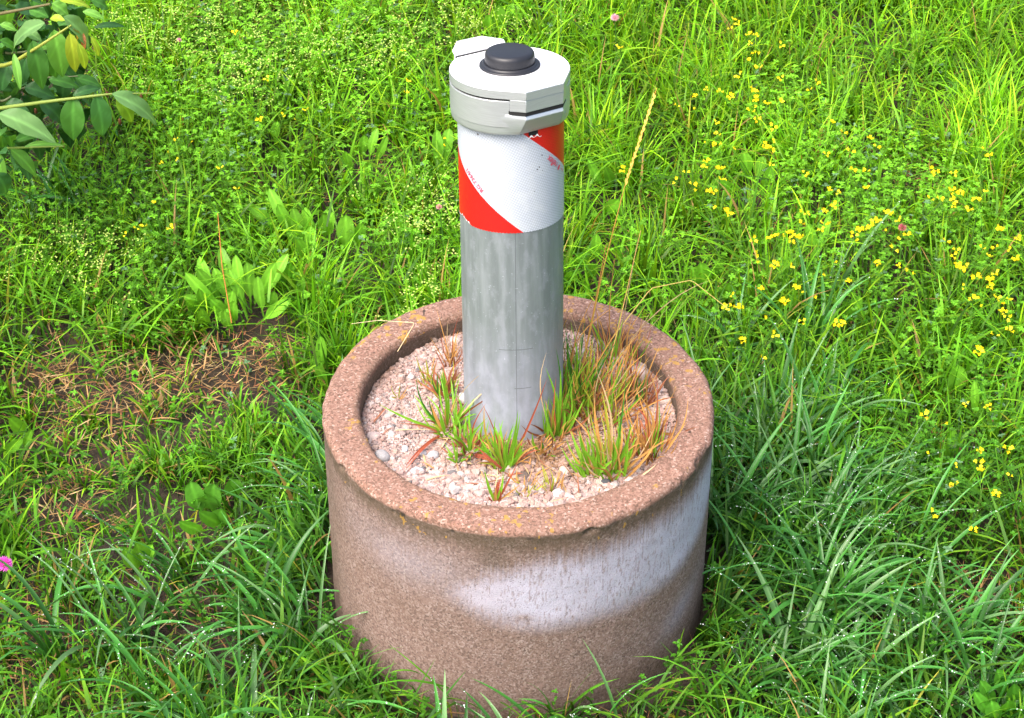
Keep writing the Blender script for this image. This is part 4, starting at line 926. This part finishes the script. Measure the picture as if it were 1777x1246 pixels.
# ribwort seed heads near the shrub
for px, py, bx, by, lab in [(62, 193, 85, 250, 'brown ribwort seed head in front of the large greyish shrub leaf'), (184, 182, 180, 240, 'brown ribwort seed head over the twin hanging shrub leaves'), (245, 168, 243, 235, 'dark round seed head beside the outermost shrub leaf'), (208, 211, 168, 265, 'pale seed head on a bent whitish stalk below the shrub'), (186, 163, 190, 230, 'small dark seed head on the long shrub twig')]:
    zt = .20; Y = G(px, py, zt)[1]; p = atY(px, py, Y); b = G(bx, by, .10); r = empty('ribwort_stalk', b, lab, 'wild plant', 'ribwort stalks near the shrub')
    V, F = tube_geo(curve3([b, (b+p)/2+np.array([.003, 0, .01]), p], 8), .0006, .0005, 5); mk('stalk', V, F, M_leaf, np.tile((.10, .16, .05), (len(V), 1)), parent=r)
    V = IV2*np.array([.0022, .0022, .0048])*(1+.25*(rng.random((len(IV2), 1))-.5))+p; mk('seed_head', V, IF2, M_leaf, np.tile((.16, .07, .03), (len(V), 1)), parent=r)

# ---------------------------------------------------------------- tufts growing in the planter gravel
COLS = dict(g=((.16, .32, .02), (.17, .42, .03)), d=((.05, .16, .02), (.05, .19, .03)), y=((.24, .30, .03), (.42, .44, .06)), o=((.36, .19, .06), (.52, .27, .07)), s=((.40, .27, .13), (.56, .42, .24)), r=((.22, .05, .03), (.40, .10, .05)), b=((.22, .07, .03), (.25, .10, .05)), go=((.12, .30, .02), (.60, .30, .04)), ro=((.45, .12, .05), (.35, .08, .05)))
def blade_to(B, T, W, kind, sag=.0, n=9, basew=.75, curl=0.):
    B, T = np.array(B, float), np.array(T, float); t = np.linspace(0, 1, n+1)[:, None]
    L = np.linalg.norm(T-B); mid = (B+T)/2+np.array([0, 0, 1.])*sag*L
    P = (1-t)**2*B+2*t*(1-t)*mid+t**2*T
    vd = (B+T)/2-CAM; d = T-B; s = np.cross(d, np.array([random.gauss(0, .35), -1, .6])); s /= np.linalg.norm(s)+1e-9
    P = P+s*(np.sin(t*np.pi)*random.gauss(0, .06)*L+t**2*random.gauss(0, .05)*L); W = W*.78
    tt = t[:, 0]; wp = (basew+(1-basew)*np.minimum(1, tt*3))*(1-tt**2.4)+.03; hw = (W/2*wp)[:, None]
    up = np.cross(s, d/np.linalg.norm(d)); cb, ct = map(np.array, COLS[kind]); v = .8+.4*random.random()
    V = np.stack([P-s*hw+up*hw*.4, P, P+s*hw+up*hw*.4], 1).reshape(-1, 3); c = np.repeat((cb+(ct-cb)*t)*v, 3, 0)
    i = np.arange(n)*3; F = np.concatenate([np.stack([i, i+1, i+4, i+3], 1), np.stack([i+1, i+2, i+5, i+4], 1)])
    return V, F, c
def tuft(px, py, label, spec, rand=(), dy=.012, z=None):
    """spec: (base dx, base dy, tip x, tip y, kind, width px, sag); rand: (kind, count, min len, max len, spread angle, width)"""
    b = G(px, py, GZ+.004); b[2] = float(ghz(b[0], b[1])[0]); r = empty('grass_tuft', b, label, 'grass tuft', 'grass tufts rooted in the planter gravel')
    green, dry = [], []
    for dx, dy_, tx, ty, kd, wp, sag in spec:
        B = G(px+dx, py+dy_, b[2]); Y = B[1]+(random.random()-.7)*.02+((ty-py) > -15)*-.005
        T = atY(tx, ty, Y+.12*max(0, (py-ty))/1600*.6)
        if T[2] < b[2]+.003: T = G(tx, ty, b[2]+.006)
        (green if kd in 'gdy' else dry).append(blade_to(B, T, wp/1600, kd, sag))
    for kd, cnt, l0, l1, spd, wp, rad in rand:
        for _ in range(cnt):
            a = random.random()*6.283; rr = rad*math.sqrt(random.random()); B = b+np.array([rr*math.cos(a), rr*math.sin(a), 0]); B[:2] *= min(1, (RI-.004)/math.hypot(B[0], B[1]))
            L = l0+(l1-l0)*random.random(); el = spd*random.random()**.7; a2 = a+random.gauss(0, .7)
            d = np.array([math.cos(a2)*math.sin(el), math.sin(a2)*math.sin(el)+.14, math.cos(el)]); T = B+d*L
            q = T[:2]-BO[:2]
            if math.hypot(*q) < PR+.008: T[:2] = BO[:2]+q/math.hypot(*q)*(PR+.008)
            T[2] = max(T[2], b[2]+.003)
            (green if kd in 'gdy' else dry).append(blade_to(B, T, wp*(.6+.6*random.random())/1600, kd, .1*random.random()*math.sin(el)+(.25 if kd in 'br' and random.random() < .4 else 0)))
    if green: V, F, C = join(green); mk('green_blades', V, F, M_grass, C, parent=r)
    if dry: V, F, C = join(dry); mk('dry_blades', V, F, M_straw, C, parent=r)
tuft(776, 748, 'green tuft in front of the pole with one long blade reaching over gravel', [
    (-4, 0, 658, 702, 'g', 7, .0), (-4, -4, 711, 656, 'd', 5, .02), (0, -6, 763, 641, 'g', 7, 0), (6, -4, 840, 660, 'g', 6, 0), (8, 0, 833, 700, 'd', 4, .1), (4, 0, 830, 715, 'g', 6, .15), (-10, 5, 693, 730, 'b', 5, -.15), (-12, 8, 706, 812, 'ro', 7, .05), (-12, 8, 697, 820, 'r', 5, .1), (-6, 2, 742, 702, 'o', 8, .1), (-8, 4, 745, 735, 'y', 5, .1), (-14, 3, 693, 725, 'r', 3, .2), (-2, -8, 772, 660, 'g', 5, 0), (-5, -5, 748, 690, 'd', 6, 0), (4, 4, 806, 770, 'b', 5, .1), (2, 0, 888, 652, 's', 3, .18), (2, 0, 880, 675, 'b', 4, .2), (0, -4, 853, 640, 's', 2, 0)],
    [('g', 28, .02, .05, 1.1, 6, .016), ('b', 10, .015, .04, 1.3, 4, .014), ('o', 8, .02, .04, 1.2, 4, .012)])
tuft(770, 690, 'brown curled dead blades beside the foot of the pole', [
    (0, 0, 757, 655, 'b', 7, .3), (0, -2, 790, 640, 'b', 8, .5), (2, 0, 760, 640, 'g', 6, 0), (2, 2, 775, 652, 'y', 5, 0), (0, 2, 805, 670, 'b', 5, .5), (4, 0, 800, 700, 'b', 5, .3), (2, 0, 768, 640, 'y', 4, 0)],
    [('b', 14, .015, .05, 1.3, 5, .014), ('y', 8, .02, .05, .6, 4, .010), ('d', 5, .02, .045, .5, 4, .008)])
tuft(814, 786, 'low green tuft close in front of the pole with a dark red blade', [
    (0, 0, 778, 748, 'g', 7, .05), (2, 0, 812, 733, 'g', 6, 0), (0, 0, 843, 722, 'g', 6, 0), (-4, -2, 795, 742, 'g', 6, 0), (-6, 4, 785, 758, 'b', 6, .1), (6, 0, 836, 745, 'o', 5, .05), (0, -4, 805, 728, 'g', 4, 0), (4, 2, 862, 800, 'r', 6, .05), (2, 4, 865, 806, 'r', 5, .02), (4, -4, 846, 700, 'r', 4, 0)],
    [('g', 26, .015, .038, 1.1, 6, .018), ('b', 16, .01, .03, 1.4, 4, .015), ('r', 8, .015, .03, 1.3, 4, .012)])
tuft(793, 804, 'tiny dark green sprout among brown stems at the front of the gravel', [
    (0, 0, 772, 795, 'g', 5, .1), (0, 0, 779, 760, 'g', 5, 0), (0, 0, 796, 768, 'g', 4, 0), (2, 0, 803, 790, 'd', 4, 0)],
    [('g', 6, .008, .02, 1.0, 5, .006), ('b', 8, .01, .025, 1.4, 3, .012)])
tuft(876, 812, 'upright green tuft at the centre front with a long red blade crossing the pole', [
    (-2, 0, 833, 703, 'go', 6, .0), (0, 0, 857, 723, 'g', 6, .0), (2, -2, 899, 711, 'g', 7, .0), (4, -2, 905, 716, 'g', 5, 0), (4, 0, 941, 654, 'ro', 6, .0), (6, -4, 910, 755, 'y', 6, 0), (2, 0, 893, 735, 'g', 6, 0), (-4, 0, 850, 790, 'g', 6, .1), (-4, 2, 828, 802, 'y', 5, .1), (-6, 0, 846, 760, 'g', 6, 0), (-2, 4, 825, 775, 'r', 6, .1), (0, 2, 866, 745, 'y', 5, 0), (6, 2, 893, 790, 'o', 8, .1), (-6, -6, 841, 695, 'r', 3, 0)],
    [('g', 26, .02, .045, .8, 6, .015), ('o', 12, .02, .04, 1.1, 5, .012), ('r', 8, .015, .035, 1.3, 4, .014)])
tuft(860, 872, 'small tuft with a red base at the very front rim of the planter', [
    (0, 0, 842, 815, 'g', 7, 0), (0, -2, 876, 822, 'g', 7, 0), (2, 0, 896, 800, 'ro', 5, 0), (2, 0, 903, 838, 'o', 4, .05), (-4, 0, 848, 860, 'r', 5, 0), (4, 0, 866, 850, 'r', 6, 0), (0, 0, 860, 845, 'o', 7, 0)],
    [('r', 5, .01, .02, .6, 6, .004), ('s', 5, .015, .03, 1.1, 3, .008)])
tuft(938, 785, 'short two pronged green sprout in front of the pole foot', [
    (0, 0, 921, 753, 'g', 7, 0), (2, 0, 940, 768, 'd', 7, 0), (2, 2, 945, 775, 'o', 5, 0), (-4, 4, 958, 770, 'o', 4, .1), (8, 4, 915, 788, 'o', 5, .1), (6, 2, 966, 792, 'g', 4, .1)],
    [('b', 14, .008, .022, 1.3, 4, .02), ('o', 8, .01, .025, 1.3, 4, .018)])
tuft(965, 758, 'tall green blades hugging the side of the pole', [
    (0, 0, 943, 638, 'g', 7, .0), (2, 0, 964, 640, 'g', 8, 0), (-2, 0, 950, 690, 'g', 5, 0), (2, -2, 966, 655, 'ro', 4, 0), (-6, 0, 944, 610, 's', 3, .05), (-8, 2, 945, 690, 'o', 4, .0), (4, 0, 975, 700, 'g', 7, 0), (-4, 0, 932, 760, 's', 3, .1), (-10, 4, 947, 695, 's', 3, 0), (0, 0, 957, 690, 'go', 5, 0), (0, 0, 975, 600, 'd', 7, 0), (6, 0, 983, 720, 'g', 6, 0)],
    [('g', 22, .03, .07, .45, 6, .012), ('o', 10, .02, .05, .9, 4, .012), ('b', 10, .02, .05, 1.1, 5, .014)])
tuft(985, 700, 'dense clump of tall thin olive stems behind and beside the pole', [
    (0, 0, 984, 560, 'd', 5, 0), (2, 0, 1002, 560, 'g', 5, 0), (4, 0, 1020, 575, 'go', 4, 0), (4, 0, 1012, 600, 'g', 5, 0), (-2, 0, 980, 600, 'd', 8, 0), (8, 0, 1050, 500, 'o', 3, 0), (8, 0, 1078, 520, 'o', 3, 0), (0, 0, 997, 540, 'go', 3, 0), (10, 0, 1090, 558, 'o', 4, 0), (0, 0, 986, 520, 's', 2, 0)],
    [('g', 50, .03, .085, .7, 3.6, .024), ('o', 60, .03, .075, .95, 3.0, .03), ('y', 24, .03, .09, .6, 3.5, .026), ('b', 40, .03, .07, 1.1, 4, .03), ('d', 30, .04, .09, .5, 4, .024)])
tuft(1030, 715, 'mixed orange and green straw in the middle of the gravel behind the broad leaved tufts', [
    (0, 0, 1020, 640, 'o', 4, 0), (4, 0, 1096, 600, 'o', 4, 0), (-4, 0, 1010, 650, 'go', 5, 0), (6, 0, 1128, 565, 'o', 3, 0), (0, 0, 1060, 690, 'y', 6, .4), (0, 0, 1032, 702, 'o', 4, 0)],
    [('o', 70, .03, .08, .9, 3.5, .036), ('g', 34, .03, .07, .7, 5, .032), ('b', 50, .02, .05, 1.2, 4, .036), ('y', 18, .02, .07, .8, 4, .03), ('s', 24, .02, .08, 1.0, 3, .034)])
tuft(1022, 826, 'broad light green leaved tuft at the front rim side', [
    (0, 0, 990, 796, 'g', 9, .05), (2, -4, 1003, 748, 'g', 10, 0), (6, -8, 1018, 760, 'g', 9, 0), (8, -6, 1027, 775, 'g', 8, 0), (-2, -6, 995, 768, 'y', 6, 0), (10, 0, 1035, 790, 'g', 8, .1), (4, -2, 1008, 780, 'g', 8, 0)],
    [('g', 14, .02, .045, .7, 8, .010), ('b', 8, .01, .03, 1.3, 5, .014)])
tuft(1062, 822, 'green tuft mixed with tall orange straw beside the broad leaved tuft', [
    (0, 0, 1090, 732, 'g', 8, 0), (2, 0, 1102, 655, 'd', 5, 0), (-4, 0, 1050, 700, 'o', 6, 0), (0, -10, 1030, 690, 'o', 6, 0), (6, 0, 1100, 782, 'g', 6, .1), (0, 0, 1075, 750, 'g', 7, 0), (-8, -4, 1040, 640, 's', 5, 0), (-4, -4, 1056, 680, 'y', 7, .05), (8, 2, 1113, 762, 'o', 5, .3), (4, 2, 1087, 826, 'g', 5, .2)],
    [('o', 34, .03, .075, .8, 5, .022), ('s', 16, .02, .07, .9, 4, .024), ('g', 22, .02, .06, .6, 7, .018), ('y', 10, .03, .07, .4, 5, .016), ('b', 14, .01, .03, 1.3, 5, .022)])
tuft(1128, 785, 'rusty orange tuft against the inner wall with one dry blade lying across the rim', [
    (2, -34, 1222, 751, 'o', 8, .02), (0, 0, 1139, 640, 'r', 3, 0), (0, 0, 1122, 640, 'o', 4, 0), (2, 0, 1153, 735, 'b', 6, 0), (0, 0, 1110, 680, 'o', 5, 0), (4, -4, 1150, 712, 'b', 3, 0), (-2, 0, 1140, 735, 'g', 6, 0), (0, 2, 1143, 700, 'g', 4, 0), (-4, -4, 1095, 700, 'ro', 5, .1), (0, -6, 1127, 560, 'o', 3, 0)],
    [('o', 44, .02, .065, .8, 4, .026), ('b', 26, .015, .045, 1.1, 5, .022), ('r', 10, .02, .05, .6, 4, .018), ('g', 8, .02, .04, .5, 5, .014)])
tuft(1095, 690, 'nest of dark dead stems beside the largest peach stone', [
    (0, 0, 1130, 668, 'b', 5, .3), (0, 0, 1060, 660, 'b', 4, .1), (4, 4, 1140, 690, 'b', 5, .4), (-4, 0, 1125, 582, 'o', 3, 0), (-6, 0, 1110, 600, 'r', 3, 0), (-30, -12, 1124, 620, 'y', 4, .0)],
    [('b', 44, .015, .05, 1.3, 4, .028), ('o', 20, .02, .06, .9, 3.5, .024), ('d', 10, .02, .05, .4, 4, .014)])
tuft(1070, 620, 'thin straw stems leaning over the rear rim of the planter', [
    (0, 0, 1105, 405, 's', 2.5, 0), (-10, 0, 1050, 430, 'o', 2.5, 0), (-4, 0, 1120, 520, 'o', 3, 0), (4, 0, 1140, 540, 's', 2.5, 0), (2, 0, 1162, 525, 's', 2, 0), (-20, 0, 1040, 530, 'go', 3, 0), (-6, 0, 1020, 500, 'o', 2, 0), (0, 0, 1240, 488, 's', 2.5, .25)],
    [('b', 20, .02, .05, .9, 3, .02), ('o', 16, .03, .07, .5, 3, .02), ('g', 12, .03, .06, .5, 4, .02)])
tuft(782, 628, 'thin reddish stems behind the pole on the fine gravel', [
    (0, 0, 766, 536, 'o', 2.5, 0), (-4, 0, 764, 575, 'ro', 3, 0), (6, 0, 795, 545, 'ro', 2.5, 0), (2, -4, 778, 555, 's', 2, 0), (4, 0, 788, 580, 'o', 3, .1), (6, 4, 800, 600, 'b', 3, .1)],
    [('o', 10, .02, .045, .5, 3, .010), ('b', 10, .01, .03, 1.2, 4, .012)])
tuft(740, 663, 'small yellow green sprout on the open fine gravel', [
    (0, 0, 722, 618, 'y', 4, 0), (2, 0, 740, 622, 'y', 5, 0), (-2, 0, 731, 640, 'y', 5, 0), (4, 0, 756, 628, 'y', 3, 0)], [('y', 5, .01, .025, .6, 4, .005)])
tuft(692, 692, 'tiny dried orange and yellow seedling on the open gravel', [
    (0, 0, 681, 668, 'y', 3, 0), (-4, 0, 678, 690, 'y', 4, .1), (0, 2, 712, 672, 'o', 3, .1), (2, 2, 705, 682, 'o', 3, .1), (0, 0, 697, 668, 'y', 3, 0)])
tuft(905, 862, 'sparse yellow brown stubble between the front stones', [
    (0, 0, 892, 840, 'y', 3, 0), (4, 0, 915, 835, 'o', 3, 0), (8, 0, 932, 838, 'y', 3, 0)], [('o', 10, .01, .025, .9, 3, .014), ('y', 8, .01, .02, .9, 3, .012)])
tuft(955, 855, 'thin yellow shoots at the front rim beside the round white stone', [
    (0, 0, 951, 812, 'y', 4, 0), (2, 0, 963, 825, 'y', 4, 0), (-2, 2, 942, 842, 's', 3, 0), (20, 0, 985, 815, 'o', 4, 0), (18, 4, 973, 850, 'r', 4, .1), (0, 0, 957, 828, 'o', 3, 0)], [('y', 5, .01, .03, .7, 3, .008), ('o', 6, .01, .03, .9, 3, .012)])
# long seeding culms
def culm(name, pts, r0, r1, col, label, spike=None):
    P = []
    for x, y, Y in pts: P.append(atY(x, y, Y))
    Q = curve3(P, 24); o = empty(name, P[0], label, 'grass stalk', 'long dry grass stalks'); V, F = tube_geo(Q, r0, r1, 5)
    mk('stalk', V, F, M_straw, np.tile(col, (len(V), 1)), parent=o)
    if spike:
        a, b = spike; q = []; n = 44
        for i in range(n):
            t = a+(b-a)*i/n; k = t*(len(Q)-1); j = min(int(k), len(Q)-2); p = Q[j]*(1-k+j)+Q[j+1]*(k-j); d = (Q[j+1]-Q[j]); d /= np.linalg.norm(d)
            s = np.array([math.cos(i*2.4), math.sin(i*2.4), 0])*.28; q.append(leaf_geo(p, p+(d+s)*.0065, .0019, .1, 'lance', .3, (.62, .38, .08), nL=3, nW=2))
        V, F, C = join(q); mk('seed_spike', V, F, M_straw, C, parent=o)
culm('grass_culm', [(1000, 690, .06), (1046, 470, .13), (1085, 320, .19), (1140, 152, .26)], .0008, .0004, (.55, .34, .06), 'tallest golden grass stalk with a thin seed spike rising from the planter', (.66, .97))
culm('grass_culm', [(1040, 700, .03), (1075, 560, .06), (1112, 400, .10)], .0007, .0004, (.60, .38, .12), 'straight straw coloured stalk beside the tallest golden one')
culm('grass_culm', [(1000, 680, .07), (1030, 540, .11), (1052, 425, .15)], .0006, .0004, (.50, .22, .06), 'thin rust coloured stalk nearest the pole')
culm('grass_culm', [(1060, 590, .12), (1130, 500, .15), (1200, 486, .16), (1262, 535, .14)], .0007, .0004, (.62, .48, .14), 'arching pale stalk bending over the rear rim to the meadow')
culm('grass_culm', [(402, 560, .35), (385, 460, .38), (378, 370, .42)], .0009, .0005, (.50, .20, .05), 'reddish dry stalk standing in the large leaf rosette')
culm('grass_culm', [(690, 610, .10), (720, 560, .12), (655, 556, .14), (610, 562, .16)], .0005, .0003, (.6, .5, .3), 'pale stalk bending over the planter rim beside the fine gravel')
culm('grass_culm', [(598, 130, 1.3), (610, 110, 1.31), (570, 105, 1.32), (540, 100, 1.33)], .0009, .0006, (.62, .48, .26), 'pale seeding stalk lying over the far grass', (.3, .95))
